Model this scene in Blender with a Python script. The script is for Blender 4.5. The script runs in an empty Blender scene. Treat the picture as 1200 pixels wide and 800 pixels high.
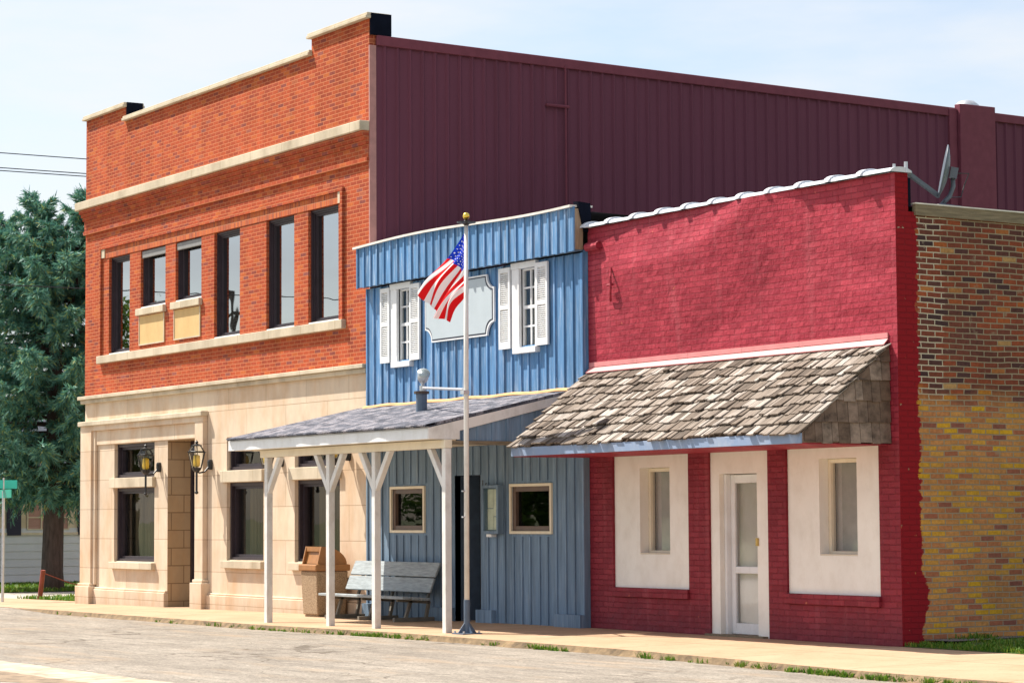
import bpy, bmesh, math, random
from mathutils import Vector, Matrix
random.seed(7)
R = math.radians
S = bpy.context.scene
COL = S.collection

# ------------------------------------------------------------------ camera
CAM = Vector((22.40, -19.25, 1.53))
YAW, PITCH, ROLL, FPX = R(-58.2), R(4.0784), R(-0.348), 2900.0
fwd = Vector((math.sin(YAW) * math.cos(PITCH), math.cos(YAW) * math.cos(PITCH), math.sin(PITCH)))
rt = Vector((math.cos(YAW), -math.sin(YAW), 0))
up = rt.cross(fwd)
rt2 = rt * math.cos(ROLL) + up * math.sin(ROLL)
up2 = up * math.cos(ROLL) - rt * math.sin(ROLL)
cd = bpy.data.cameras.new('camera'); cam = bpy.data.objects.new('camera', cd); COL.objects.link(cam)
M = Matrix((rt2, up2, -fwd)).transposed().to_4x4(); M.translation = CAM
cam.matrix_world = M
cd.sensor_width = 36.0; cd.lens = FPX / 1200 * 36.0; cd.clip_start = 0.5; cd.clip_end = 3000
S.camera = cam

# ------------------------------------------------------------------ world, sun, exposure
SUN = Vector((0.66, 0.345, -1.0)).normalized()          # direction the light travels
ELEV = math.asin(-SUN.z); AZ = math.atan2(-SUN.x, -SUN.y)
W = bpy.data.worlds.new('World'); S.world = W; W.use_nodes = True
wn = W.node_tree; wn.nodes.clear()
def wnode(t, **k):
    n = wn.nodes.new(t)
    for a, b in k.items(): setattr(n, a, b)
    return n
sky = wnode('ShaderNodeTexSky', sky_type='NISHITA', sun_disc=False)
sky.sun_elevation = ELEV; sky.sun_rotation = AZ % (2 * math.pi)
sky.air_density = 1.0; sky.dust_density = 1.5; sky.ozone_density = 1.5
tc = wnode('ShaderNodeTexCoord'); mp = wnode('ShaderNodeMapping'); mp.inputs['Scale'].default_value = (2.2, 2.2, 9.0)
nz = wnode('ShaderNodeTexNoise'); nz.inputs['Scale'].default_value = 1.6; nz.inputs['Detail'].default_value = 7; nz.inputs['Roughness'].default_value = 0.55
cr = wnode('ShaderNodeValToRGB'); cr.color_ramp.elements[0].position = 0.36; cr.color_ramp.elements[0].color = (0.10,) * 3 + (1,)
cr.color_ramp.elements[1].position = 0.62; cr.color_ramp.elements[1].color = (0.80,) * 3 + (1,)
mx = wnode('ShaderNodeMix', data_type='RGBA'); mx.inputs['B'].default_value = (5.1, 5.15, 5.2, 1)
bg = wnode('ShaderNodeBackground'); bg.inputs['Strength'].default_value = 0.095
wo = wnode('ShaderNodeOutputWorld')
L = wn.links.new
L(tc.outputs['Generated'], mp.inputs[0]); L(mp.outputs[0], nz.inputs['Vector']); L(nz.outputs['Fac'], cr.inputs[0])
L(cr.outputs[0], mx.inputs['Factor']); L(sky.outputs[0], mx.inputs['A']); L(mx.outputs['Result'], bg.inputs[0]); L(bg.outputs[0], wo.inputs[0])

sd = bpy.data.lights.new('sun', 'SUN'); sd.energy = 4.8; sd.angle = R(0.55); sd.color = (1.0, 0.93, 0.82)
sun = bpy.data.objects.new('sun', sd); COL.objects.link(sun)
sun.rotation_euler = SUN.to_track_quat('-Z', 'Y').to_euler(); sun.location = (-20, -20, 30)
S.view_settings.view_transform = 'Standard'; S.view_settings.look = 'None'
S.view_settings.exposure = 0.98; S.view_settings.gamma = 1.0; S.view_settings.use_curve_mapping = False
S.cycles.max_bounces = 8; S.cycles.transparent_max_bounces = 12

# ------------------------------------------------------------------ material helpers
class NT:
    def __init__(s, name):
        s.m = bpy.data.materials.new(name); s.m.use_nodes = True
        s.t = s.m.node_tree; s.t.nodes.clear()
        s.out = s.n('ShaderNodeOutputMaterial'); s.p = s.n('ShaderNodeBsdfPrincipled')
        s.l(s.p.outputs[0], s.out.inputs[0])
        s.tc = s.n('ShaderNodeTexCoord')
    def n(s, t, **k):
        x = s.t.nodes.new(t)
        for a, b in k.items(): setattr(x, a, b)
        return x
    def l(s, a, b): s.t.links.new(a, b)
    def val(s, sock, v):
        if hasattr(v, 'is_output'): s.l(v, sock)
        else:
            if isinstance(v, (tuple, list)) and len(v) == 3 and sock.type == 'RGBA': v = tuple(v) + (1,)
            sock.default_value = v
    def math(s, op, a, b=0.0, c=None, clamp=False):
        x = s.n('ShaderNodeMath', operation=op, use_clamp=clamp); s.val(x.inputs[0], a); s.val(x.inputs[1], b)
        if c is not None: s.val(x.inputs[2], c)
        return x.outputs[0]
    def mix(s, f, a, b, mode='MIX'):
        x = s.n('ShaderNodeMix', data_type='RGBA', blend_type=mode)
        s.val(x.inputs['Factor'], f); s.val(x.inputs['A'], a); s.val(x.inputs['B'], b); return x.outputs['Result']
    def scaled(s, sc, src=None):
        x = s.n('ShaderNodeMapping'); x.inputs['Scale'].default_value = sc; s.l(src or s.tc.outputs['Object'], x.inputs[0]); return x.outputs[0]
    def noise(s, scale, detail=4, rough=0.55, vec=None, dist=0.0):
        x = s.n('ShaderNodeTexNoise'); x.inputs['Scale'].default_value = scale; x.inputs['Detail'].default_value = detail
        x.inputs['Roughness'].default_value = rough; x.inputs['Distortion'].default_value = dist
        s.l(vec or s.tc.outputs['Object'], x.inputs['Vector']); return x.outputs['Fac']
    def ramp(s, f, stops, interp='LINEAR'):
        x = s.n('ShaderNodeValToRGB'); x.color_ramp.interpolation = interp
        el = x.color_ramp.elements
        while len(el) < len(stops): el.new(0.5)
        for e, (p, c) in zip(el, stops):
            e.position = p; e.color = (tuple(c) if isinstance(c, (tuple, list)) else (c,) * 3) + (1,)
        s.val(x.inputs[0], f); return x.outputs[0]
    def bump(s, h, strength=0.5, dist=0.02, prev=None):
        x = s.n('ShaderNodeBump'); x.inputs['Strength'].default_value = strength; x.inputs['Distance'].default_value = dist
        s.val(x.inputs['Height'], h)
        if prev is not None: s.l(prev, x.inputs['Normal'])
        return x.outputs[0]
    def fin(s, col=None, rough=None, bump=None, metal=None, spec=None):
        if col is not None: s.val(s.p.inputs['Base Color'], col)
        if rough is not None: s.val(s.p.inputs['Roughness'], rough)
        if metal is not None: s.val(s.p.inputs['Metallic'], metal)
        if spec is not None: s.val(s.p.inputs['Specular IOR Level'], spec)
        if bump is not None: s.l(bump, s.p.inputs['Normal'])
        return s.m
    def xyz(s):
        x = s.n('ShaderNodeSeparateXYZ'); s.l(s.tc.outputs['Object'], x.inputs[0]); return x.outputs
    def wallvec(s, wob=0.0):
        """(x + y, z) of the object: works on walls facing X and walls facing Y"""
        X, Y, Z = s.xyz(); u = s.math('ADD', X, Y)
        v = Z
        if wob:
            v = s.math('ADD', Z, s.math('MULTIPLY', s.math('SUBTRACT', s.noise(1.1, 3), 0.5), wob))
            u = s.math('ADD', u, s.math('MULTIPLY', s.math('SUBTRACT', s.noise(14.0, 2), 0.5), wob * 0.5))
        c = s.n('ShaderNodeCombineXYZ'); s.l(u, c.inputs[0]); s.l(v, c.inputs[1]); return c.outputs[0]
    def brick(s, vec, bw, bh, mortar, smooth=0.15, offset=0.5):
        b = s.n('ShaderNodeTexBrick'); b.offset = offset
        b.inputs['Scale'].default_value = 1.0; b.inputs['Brick Width'].default_value = bw; b.inputs['Row Height'].default_value = bh
        b.inputs['Mortar Size'].default_value = mortar; b.inputs['Mortar Smooth'].default_value = smooth; b.inputs['Bias'].default_value = 0
        b.inputs['Color1'].default_value = (0, 0, 0, 1); b.inputs['Color2'].default_value = (1, 1, 1, 1); b.inputs['Mortar'].default_value = (0.5, 0.5, 0.5, 1)
        s.l(vec, b.inputs['Vector']); return b.outputs['Color'], b.outputs['Fac']
    def island(s):
        return s.n('ShaderNodeNewGeometry').outputs['Random Per Island']

MT = {}
def plain(name, col, rough=0.6, var=0.12, scale=6.0, metal=0.0, bump=0.0, bscale=40, spec=0.5, stretch=None):
    t = NT(name)
    v = t.scaled(stretch) if stretch else None
    f = t.ramp(t.noise(scale, 5, 0.6, v), [(0.25, 1 - var * 1.6), (0.75, 1 + var)])
    c = t.mix(1.0, col, f, 'MULTIPLY')
    b = t.bump(t.noise(bscale, 4), bump, 0.01) if bump else None
    MT[name] = t.fin(c, rough, b, metal, spec); return MT[name]

# red-orange pressed brick of the tall block
def m_brick():
    t = NT('orange_red_brick'); v = t.wallvec(0.004); c, f = t.brick(v, 0.215, 0.0677, 0.007)
    col = t.ramp(c, [(0.0, (0.24, 0.070, 0.058)), (0.08, (0.34, 0.068, 0.036)), (0.45, (0.405, 0.078, 0.034)), (0.85, (0.45, 0.090, 0.036)), (0.95, (0.51, 0.135, 0.042)), (1.0, (0.27, 0.090, 0.085))])
    col = t.mix(1.0, col, t.ramp(t.noise(0.7, 6, 0.62), [(0.3, 0.74), (0.7, 1.12)]), 'MULTIPLY')
    col = t.mix(1.0, col, t.ramp(t.noise(1.0, 5, 0.6, t.scaled((3.5, 3.5, 0.28))), [(0.34, 0.80), (0.55, 1.04)]), 'MULTIPLY')
    col = t.mix(1.0, col, t.ramp(t.noise(22, 3), [(0.3, 0.86), (0.7, 1.08)]), 'MULTIPLY')
    col = t.mix(t.math('MULTIPLY', f, 0.8), col, (0.52, 0.20, 0.10))
    h = t.math('SUBTRACT', 1.0, f); h = t.math('ADD', h, t.math('MULTIPLY', c, 0.5))
    MT['brick'] = t.fin(col, 0.9, t.bump(h, 0.55, 0.012), spec=0.1)
m_brick()
# soldier course: bricks on end
def m_soldier():
    t = NT('soldier_course_brick'); X, Y, Z = t.xyz()
    cc = t.n('ShaderNodeCombineXYZ'); t.l(t.math('ADD', X, Y), cc.inputs[0]); t.l(Z, cc.inputs[1])
    c, f = t.brick(cc.outputs[0], 0.0677, 0.23, 0.006, offset=0.0)
    col = t.ramp(c, [(0, (0.27, 0.06, 0.03)), (0.5, (0.42, 0.076, 0.022)), (1, (0.52, 0.13, 0.03))])
    col = t.mix(f, col, (0.45, 0.20, 0.11))
    MT['soldier'] = t.fin(col, 0.85, t.bump(t.math('SUBTRACT', 1.0, f), 0.5, 0.012), spec=0.25)
m_soldier()
def m_stone(key, bw, bh, mort, base, line, stain=(0.50, 0.27, 0.10), amt=0.55):
    t = NT(key + '_limestone'); v = t.wallvec(); c, f = t.brick(v, bw, bh, mort, 0.05)
    col = t.mix(1.0, base, t.ramp(c, [(0, 0.93), (1, 1.06)]), 'MULTIPLY')
    n = t.noise(1.3, 6, 0.6, t.scaled((1.2, 1.2, 0.55)))
    col = t.mix(t.math('MULTIPLY', t.ramp(n, [(0.46, 0.0), (0.78, 1.0)]), amt), col, stain)
    col = t.mix(1.0, col, t.ramp(t.noise(4, 6, 0.65, t.scaled((1.1, 1.1, 0.6))), [(0.3, 0.90), (0.7, 1.06)]), 'MULTIPLY')
    col = t.mix(t.math('MULTIPLY', f, 0.75), col, line)
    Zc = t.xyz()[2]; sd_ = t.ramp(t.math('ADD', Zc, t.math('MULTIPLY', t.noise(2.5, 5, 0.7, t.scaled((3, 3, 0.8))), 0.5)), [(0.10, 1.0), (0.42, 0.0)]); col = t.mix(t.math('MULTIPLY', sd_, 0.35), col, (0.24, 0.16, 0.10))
    MT[key] = t.fin(col, 0.85, t.bump(t.math('ADD', t.math('SUBTRACT', 1.0, f), t.math('MULTIPLY', t.noise(60, 3), 0.25)), 0.35, 0.008), spec=0.12)
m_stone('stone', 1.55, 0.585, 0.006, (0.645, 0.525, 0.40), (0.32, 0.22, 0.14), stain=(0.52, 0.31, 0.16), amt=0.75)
m_stone('rough_stone', 0.52, 0.335, 0.010, (0.44, 0.32, 0.20), (0.18, 0.115, 0.065))
m_stone('trim', 1.25, 3.0, 0.006, (0.58, 0.50, 0.38), (0.3, 0.22, 0.13), stain=(0.20, 0.15, 0.09), amt=0.55)
m_stone('panel_stone', 5, 5, 0.001, (0.66, 0.46, 0.22), (0.5, 0.4, 0.2), amt=0.3)
# painted red brick
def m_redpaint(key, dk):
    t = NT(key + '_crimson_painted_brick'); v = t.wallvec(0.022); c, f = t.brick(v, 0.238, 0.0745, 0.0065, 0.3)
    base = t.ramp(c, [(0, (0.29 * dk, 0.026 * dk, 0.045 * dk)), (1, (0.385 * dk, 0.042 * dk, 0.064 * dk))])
    base = t.mix(1.0, base, t.ramp(t.noise(1.0, 6, 0.6), [(0.3, 0.80), (0.72, 1.14)]), 'MULTIPLY')
    run = t.noise(1.0, 5, 0.6, t.scaled((5, 5, 0.35))); base = t.mix(t.math('MULTIPLY', t.ramp(run, [(0.54, 0.0), (0.70, 1.0)]), 0.22), base, (0.50, 0.14, 0.16))
    base = t.mix(t.math('MULTIPLY', f, 0.30), base, (0.16, 0.008, 0.014))
    X, Y, Z = t.xyz()
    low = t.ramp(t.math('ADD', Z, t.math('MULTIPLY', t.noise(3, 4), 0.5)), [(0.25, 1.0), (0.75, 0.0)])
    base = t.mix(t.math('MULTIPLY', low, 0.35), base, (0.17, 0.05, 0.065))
    chip = t.ramp(t.noise(7.5, 3, 0.5), [(0.735, 0.0), (0.755, 1.0)])
    base = t.mix(t.math('MULTIPLY', chip, 0.7), base, (0.55, 0.16, 0.10))
    h = t.math('ADD', t.math('SUBTRACT', 1.0, f), t.math('MULTIPLY', c, 0.9))
    b = t.bump(h, 1.0, 0.022); b = t.bump(t.noise(8, 4), 0.7, 0.035, b)
    MT[key] = t.fin(base, 0.55, b, spec=0.16)
m_redpaint('redpaint', 1.0); m_redpaint('shadedred', 0.68)  # second is the same paint darkened, awning shade put into the colour
# old mixed brick of the side wall with a ragged painted edge
def m_oldbrick():
    t = NT('old_mixed_brick'); v = t.wallvec(0.045); c, f = t.brick(v, 0.222, 0.0677, 0.0085, 0.3)
    X, Y, Z = t.xyz()
    upc = t.ramp(c, [(0.0, (0.055, 0.030, 0.032)), (0.12, (0.110, 0.040, 0.032)), (0.40, (0.165, 0.050, 0.032)), (0.65, (0.225, 0.054, 0.028)), (0.86, (0.29, 0.070, 0.028)), (0.95, (0.36, 0.095, 0.026)), (0.985, (0.38, 0.15, 0.045)), (1.0, (0.46, 0.29, 0.12))])
    loc = t.ramp(c, [(0.0, (0.24, 0.085, 0.060)), (0.07, (0.35, 0.115, 0.060)), (0.22, (0.45, 0.180, 0.070)), (0.50, (0.50, 0.225, 0.075)), (0.74, (0.54, 0.260, 0.065)), (0.90, (0.57, 0.30, 0.030)), (1.0, (0.60, 0.33, 0.018))])
    edge = t.math('ADD', Z, t.math('MULTIPLY', t.math('SUBTRACT', t.noise(1.4, 4), 0.5), 0.7))
    hi = t.ramp(t.math('MULTIPLY', edge, 0.1), [(0.276, 0.0), (0.306, 1.0)])
    col = t.mix(hi, loc, upc)
    col = t.mix(1.0, col, t.ramp(t.noise(26, 4, 0.6), [(0.3, 0.75), (0.7, 1.15)]), 'MULTIPLY')
    col = t.mix(1.0, col, t.ramp(t.noise(0.9, 6, 0.6), [(0.3, 0.72), (0.7, 1.18)]), 'MULTIPLY')
    mort = t.mix(t.noise(2.0, 4), (0.19, 0.15, 0.10), (0.38, 0.31, 0.21))
    mort = t.mix(hi, t.mix(0.35, mort, (0.33, 0.25, 0.17)), t.mix(t.ramp(t.math('ADD', Y, t.math('MULTIPLY', t.noise(3.0, 3), 0.5)), [(0.95, 1.0), (1.25, 0.0)]), mort, (0.50, 0.44, 0.33)))
    smear = t.ramp(t.noise(5.5, 4, 0.6), [(0.64, 0.0), (0.72, 1.0)])
    col = t.mix(t.math('MAXIMUM', f, t.math('MULTIPLY', smear, 0.6)), col, mort)
    e = t.math('ADD', t.math('ADD', Y, t.math('MULTIPLY', t.math('SUBTRACT', t.noise(9.0, 6, 0.75), 0.5), 0.20)), t.math('MULTIPLY', t.math('SUBTRACT', c, 0.5), 0.045))
    lowbulge = t.ramp(t.math('MULTIPLY', Z, 0.5), [(0.10, 0.0), (0.26, 1.0), (0.34, 1.0), (0.45, 0.0)])
    e = t.math('SUBTRACT', e, t.math('MULTIPLY', lowbulge, 0.10))
    pm = t.ramp(e, [(0.315, 1.0), (0.325, 0.0)])
    bare = t.math('MULTIPLY', t.ramp(t.noise(11, 3, 0.5), [(0.71, 0.0), (0.73, 1.0)]), 0.7)
    pm2 = t.math('MULTIPLY', pm, t.math('SUBTRACT', 1.0, bare))
    col = t.mix(pm2, col, t.mix(t.math('MULTIPLY', f, 0.3), (0.24, 0.006, 0.012), (0.12, 0.004, 0.008)))
    h = t.math('ADD', t.math('SUBTRACT', 1.0, f), t.math('MULTIPLY', c, 0.6))
    MT['oldbrick'] = t.fin(col, 0.8, t.bump(t.noise(30, 3), 0.25, 0.01, t.bump(h, 0.7, 0.014)), spec=0.2)
m_oldbrick()
# weathered blue boards
def m_blue(key, base, pale, amt):
    t = NT(key + '_weathered_boards')
    n = t.noise(1.0, 6, 0.7, t.scaled((26, 26, 1.6)))
    n2 = t.noise(1.2, 4, 0.6)
    fac = t.math('MULTIPLY', t.ramp(n, [(0.50, 0.0), (0.64, 1.0)]), t.ramp(n2, [(0.35, 0.30), (0.60, 1.0)]))
    col = t.mix(t.math('MULTIPLY', fac, amt), base, pale)
    col = t.mix(1.0, col, t.ramp(t.noise(2.0, 6, 0.6, t.scaled((7, 7, 0.6))), [(0.3, 0.72), (0.7, 1.18)]), 'MULTIPLY')
    X, Y, Z = t.xyz(); u = t.math('ADD', X, Y)
    pl = t.math('FRACT', t.math('MULTIPLY', u, 1 / 0.235)); fl = t.math('FLOOR', t.math('MULTIPLY', u, 1 / 0.235))
    wn_ = t.n('ShaderNodeTexWhiteNoise', noise_dimensions='1D'); t.l(fl, wn_.inputs['W'])
    col = t.mix(1.0, col, t.ramp(wn_.outputs['Value'], [(0, 0.86), (1, 1.12)]), 'MULTIPLY')
    MT[key] = t.fin(col, 0.75, t.bump(t.noise(1.5, 5, 0.6, t.scaled((30, 30, 2))), 0.3, 0.01), spec=0.25)
m_blue('blue', (0.100, 0.235, 0.440), (0.40, 0.50, 0.64), 0.8)
m_blue('shadedblue', (0.165, 0.245, 0.345), (0.30, 0.37, 0.45), 0.5)  # greyed copy of the blue, porch shade and bounce light put into the colour
def m_white(key, col, dirt, amt):
    t = NT(key + '_paint'); n = t.noise(2.6, 6, 0.7, t.scaled((1.6, 1.6, 1)))
    c = t.mix(t.math('MULTIPLY', t.ramp(n, [(0.45, 0.0), (0.75, 1.0)]), amt), col, dirt)
    c = t.mix(1.0, c, t.ramp(t.noise(1.2, 4), [(0.3, 0.93), (0.7, 1.04)]), 'MULTIPLY')
    MT[key] = t.fin(c, 0.55, t.bump(t.noise(35, 4), 0.15, 0.006), spec=0.35)
m_white('white', (0.78, 0.79, 0.80), (0.52, 0.49, 0.44), 0.4)
m_white('postwhite', (0.74, 0.72, 0.69), (0.40, 0.36, 0.30), 0.6)
m_white('cream', (0.78, 0.70, 0.55), (0.52, 0.42, 0.28), 0.3)
m_white('stucco', (0.85, 0.825, 0.765), (0.62, 0.56, 0.47), 0.4)
m_white('trimblue', (0.22, 0.295, 0.44), (0.45, 0.47, 0.52), 0.5)
m_white('signwhite', (0.44, 0.50, 0.54), (0.38, 0.44, 0.48), 0.4)
def m_shake(key, stops):
    t = NT(key + '_wood_shakes'); isl = t.island()
    c = t.ramp(isl, stops)
    c = t.mix(1.0, c, t.ramp(t.noise(1.0, 5, 0.7, t.scaled((48, 4, 4))), [(0.32, 0.42), (0.5, 0.95), (0.68, 1.4)]), 'MULTIPLY')
    MT[key] = t.fin(c, 0.85, t.bump(t.noise(1.0, 4, 0.6, t.scaled((60, 6, 6))), 0.5, 0.01), spec=0.2)
m_shake('shake', [(0, (0.075, 0.058, 0.046)), (0.3, (0.165, 0.130, 0.103)), (0.7, (0.245, 0.205, 0.172)), (1, (0.40, 0.36, 0.325))])
m_shake('sideshake', [(0, (0.12, 0.078, 0.055)), (0.5, (0.19, 0.135, 0.105)), (1, (0.26, 0.195, 0.155))])
def m_asph_shingle():
    t = NT('grey_asphalt_shingles'); X, Y, Z = t.xyz(); cc = t.n('ShaderNodeCombineXYZ'); t.l(X, cc.inputs[0]); t.l(t.math('MULTIPLY', Y, 1.03), cc.inputs[1])
    c, f = t.brick(cc.outputs[0], 0.16, 0.13, 0.006)
    col = t.ramp(c, [(0, (0.055, 0.06, 0.08)), (0.5, (0.13, 0.135, 0.165)), (1, (0.27, 0.255, 0.28))])
    col = t.mix(1.0, col, t.ramp(t.noise(30, 4, 0.8), [(0.36, 0.4), (0.64, 1.6)]), 'MULTIPLY')
    col = t.mix(f, col, (0.05, 0.05, 0.06))
    MT['asphshingle'] = t.fin(col, 0.9, t.bump(t.math('ADD', t.math('SUBTRACT', 1.0, f), c), 0.6, 0.015), spec=0.2)
m_asph_shingle()
def m_glass(key, f0, tint=(0.9, 0.95, 0.95), rough=0.01):
    t = NT(key); t.t.nodes.remove(t.p)
    tr = t.n('ShaderNodeBsdfTransparent'); tr.inputs[0].default_value = tint + (1,)
    g = t.n('ShaderNodeBsdfGlossy'); g.inputs['Roughness'].default_value = rough; g.inputs[0].default_value = (0.95, 0.97, 1, 1)
    lw = t.n('ShaderNodeLayerWeight'); fac = t.math('ADD', f0, t.math('MULTIPLY', t.math('POWER', lw.outputs['Facing'], 5.0), 1 - f0), clamp=True)
    b = t.n('ShaderNodeBump'); b.inputs['Strength'].default_value = 0.03; b.inputs['Distance'].default_value = 0.05; t.l(t.noise(1.5, 1), b.inputs['Height']); t.l(b.outputs[0], g.inputs['Normal'])
    m = t.n('ShaderNodeMixShader'); t.l(fac, m.inputs[0]); t.l(tr.outputs[0], m.inputs[1]); t.l(g.outputs[0], m.inputs[2]); t.l(m.outputs[0], t.out.inputs[0])
    MT[key] = t.m
m_glass('upper_glass', 0.40, (0.25, 0.28, 0.30)); m_glass('shop_glass', 0.035, (0.75, 0.78, 0.76)); m_glass('lamp_glass', 0.05, (0.93, 0.95, 0.93), 0.05)
m_glass('teal_glass', 0.05, (0.12, 0.22, 0.24)); m_glass('front_glass', 0.16, (0.80, 0.80, 0.80), 0.04)
plain('darkframe', (0.030, 0.020, 0.028), 0.5, 0.2)
plain('bronze', (0.12, 0.075, 0.055), 0.45, 0.15)
plain('interior', (0.020, 0.018, 0.022), 0.9)
plain('curtain', (0.15, 0.115, 0.07), 0.95, 0.25, 2.0, stretch=(8, 8, 0.4))
plain('blind', (0.66, 0.64, 0.61), 0.8, 0.08)
plain('greyblind', (0.22, 0.22, 0.22), 0.7, 0.1)
plain('maroon', (0.140, 0.045, 0.070), 0.65, 0.07, 1.0, spec=0.12, stretch=(1, 3.5, 0.25))
plain('maroontrim', (0.175, 0.048, 0.068), 0.6, 0.10, spec=0.12)
plain('pinktrim', (0.42, 0.20, 0.18), 0.6, 0.15)
plain('tar', (0.006, 0.008, 0.016), 0.9, 0.2, spec=0.05)
plain('roofing', (0.09, 0.09, 0.10), 0.9, 0.2)
plain('tile', (0.60, 0.62, 0.67), 0.38, 0.08, 5)
plain('flashing', (0.62, 0.24, 0.24), 0.42, 0.12, 3)
plain('paleflash', (0.72, 0.68, 0.62), 0.45, 0.15, 4)
plain('rustflash', (0.70, 0.38, 0.16), 0.6, 0.2, 4)
plain('greywood', (0.21, 0.165, 0.105), 0.85, 0.3, 3, bump=0.3, stretch=(12, 1.0, 12))
plain('rawwood', (0.33, 0.23, 0.15), 0.85, 0.25, 6, stretch=(10, 10, 1))
plain('galv', (0.55, 0.57, 0.60), 0.38, 0.12, 10, metal=0.6)
plain('poleblue', (0.09, 0.13, 0.19), 0.45, 0.15)
plain('dish', (0.095, 0.115, 0.145), 0.45, 0.1)
plain('gold', (0.85, 0.60, 0.10), 0.25, 0.05, metal=0.9)
plain('black', (0.014, 0.015, 0.018), 0.4, 0.2)
plain('lampyellow', (0.95, 0.62, 0.06), 0.5, 0.08)
plain('canlid', (0.32, 0.145, 0.045), 0.5, 0.15, 8)
plain('benchwood', (0.30, 0.34, 0.36), 0.8, 0.25, 5, bump=0.2, stretch=(1, 8, 8))
plain('benchmetal', (0.17, 0.15, 0.12), 0.7, 0.2)
plain('green_blade', (0.005, 0.30, 0.22), 0.4, 0.06)
plain('teal_blade', (0.01, 0.52, 0.48), 0.4, 0.06)
plain('paper', (0.62, 0.66, 0.55), 0.8, 0.1, 9)
plain('redpost', (0.28, 0.055, 0.032), 0.6, 0.2)
plain('siding_white', (0.66, 0.70, 0.74), 0.7, 0.06, 1.5)
plain('housecream', (0.70, 0.62, 0.47), 0.7, 0.08)
plain('navy', (0.012, 0.016, 0.045), 0.6, 0.1)
plain('pinkblind', (0.46, 0.27, 0.23), 0.8, 0.15, 2, stretch=(1, 1, 14))
plain('houseroof', (0.035, 0.045, 0.065), 0.9, 0.2)
plain('bark', (0.080, 0.060, 0.052), 0.95, 0.35, 5, bump=0.9, bscale=14, stretch=(3, 3, 0.6))
def m_cloth(key, col):
    t = NT(key); t.fin(col, 0.75, t.bump(t.noise(9, 3), 0.15, 0.02), spec=0.1); tl = t.n('ShaderNodeBsdfTranslucent'); tl.inputs[0].default_value = tuple(col) + (1,)
    m = t.n('ShaderNodeMixShader'); m.inputs[0].default_value = 0.45; t.l(t.p.outputs[0], m.inputs[1]); t.l(tl.outputs[0], m.inputs[2]); t.l(m.outputs[0], t.out.inputs[0]); MT[key] = t.m
m_cloth('redcloth', (0.75, 0.012, 0.016)); m_cloth('whitecloth', (0.88, 0.87, 0.86)); m_cloth('bluecloth', (0.010, 0.045, 0.52))
plain('letter', (0.7, 0.75, 0.72), 0.5, 0.03)
plain('brass', (0.55, 0.38, 0.12), 0.35, 0.1, metal=0.7)
plain('cap', (0.07, 0.045, 0.035), 0.6, 0.2)
def m_aggregate():
    t = NT('exposed_aggregate'); v = t.n('ShaderNodeTexVoronoi'); v.inputs['Scale'].default_value = 95; t.l(t.tc.outputs['Object'], v.inputs['Vector'])
    sp = t.n('ShaderNodeSeparateColor'); t.l(v.outputs['Color'], sp.inputs[0])
    c = t.ramp(sp.outputs[0], [(0, (0.19, 0.125, 0.070)), (0.5, (0.31, 0.215, 0.125)), (1, (0.42, 0.31, 0.20))])
    MT['aggregate'] = t.fin(c, 0.85, t.bump(v.outputs['Distance'], -0.6, 0.012))
m_aggregate()
# ground
def m_asphalt():
    t = NT('sun_bleached_asphalt')
    c = t.ramp(t.noise(0.45, 6, 0.6, t.scaled((0.7, 2.2, 1))), [(0.3, (0.255, 0.222, 0.185)), (0.7, (0.345, 0.305, 0.255))])
    c = t.mix(1.0, c, t.ramp(t.noise(1.8, 7, 0.75, t.scaled((0.5, 2.4, 1))), [(0.3, 0.70), (0.7, 1.16)]), 'MULTIPLY')
    c = t.mix(1.0, c, t.ramp(t.noise(26, 4, 0.85), [(0.34, 0.52), (0.64, 1.28)]), 'MULTIPLY')
    c = t.mix(1.0, c, t.ramp(t.noise(7, 5, 0.75, t.scaled((0.6, 1.4, 1))), [(0.32, 0.78), (0.66, 1.14)]), 'MULTIPLY')
    nn = t.n('ShaderNodeTexNoise'); nn.inputs['Scale'].default_value = 1.1; nn.inputs['Detail'].default_value = 6; t.l(t.tc.outputs['Object'], nn.inputs['Vector'])
    off = t.n('ShaderNodeVectorMath', operation='ADD'); t.l(t.tc.outputs['Object'], off.inputs[0]); t.l(nn.outputs['Color'], off.inputs[1])
    for sc, wd, am in ((0.30, 0.010, 0.85), (0.9, 0.016, 0.5)):
        v = t.n('ShaderNodeTexVoronoi', feature='DISTANCE_TO_EDGE'); v.inputs['Scale'].default_value = sc; t.l(off.outputs[0], v.inputs['Vector'])
        gate = t.ramp(t.noise(0.5, 3), [(0.42, 0.0), (0.55, 1.0)])
        c = t.mix(t.math('MULTIPLY', t.math('MULTIPLY', t.ramp(v.outputs['Distance'], [(wd * .3, 1.0), (wd, 0.0)]), gate), am), c, (0.09, 0.072, 0.055))
    sp = t.n('ShaderNodeTexVoronoi'); sp.inputs['Scale'].default_value = 3.2; t.l(t.tc.outputs['Object'], sp.inputs['Vector'])
    c = t.mix(t.math('MULTIPLY', t.ramp(sp.outputs['Distance'], [(0.05, 1.0), (0.08, 0.0)]), 0.6), c, (0.09, 0.065, 0.05))
    c = t.mix(t.math('MULTIPLY', t.ramp(t.noise(1.1, 5, 0.6, t.scaled((0.4, 1.6, 1))), [(0.55, 0.0), (0.70, 1.0)]), 0.45), c, (0.36, 0.265, 0.175))
    c = t.mix(t.math('MULTIPLY', t.ramp(t.noise(0.9, 5, 0.65, t.scaled((0.5, 1.5, 1.7))), [(0.60, 0.0), (0.72, 1.0)]), 0.40), c, (0.15, 0.135, 0.12))
    MT['asphalt'] = t.fin(c, 0.92, t.bump(t.noise(45, 3, 0.7), 0.6, 0.014), spec=0.2)
m_asphalt()
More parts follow.
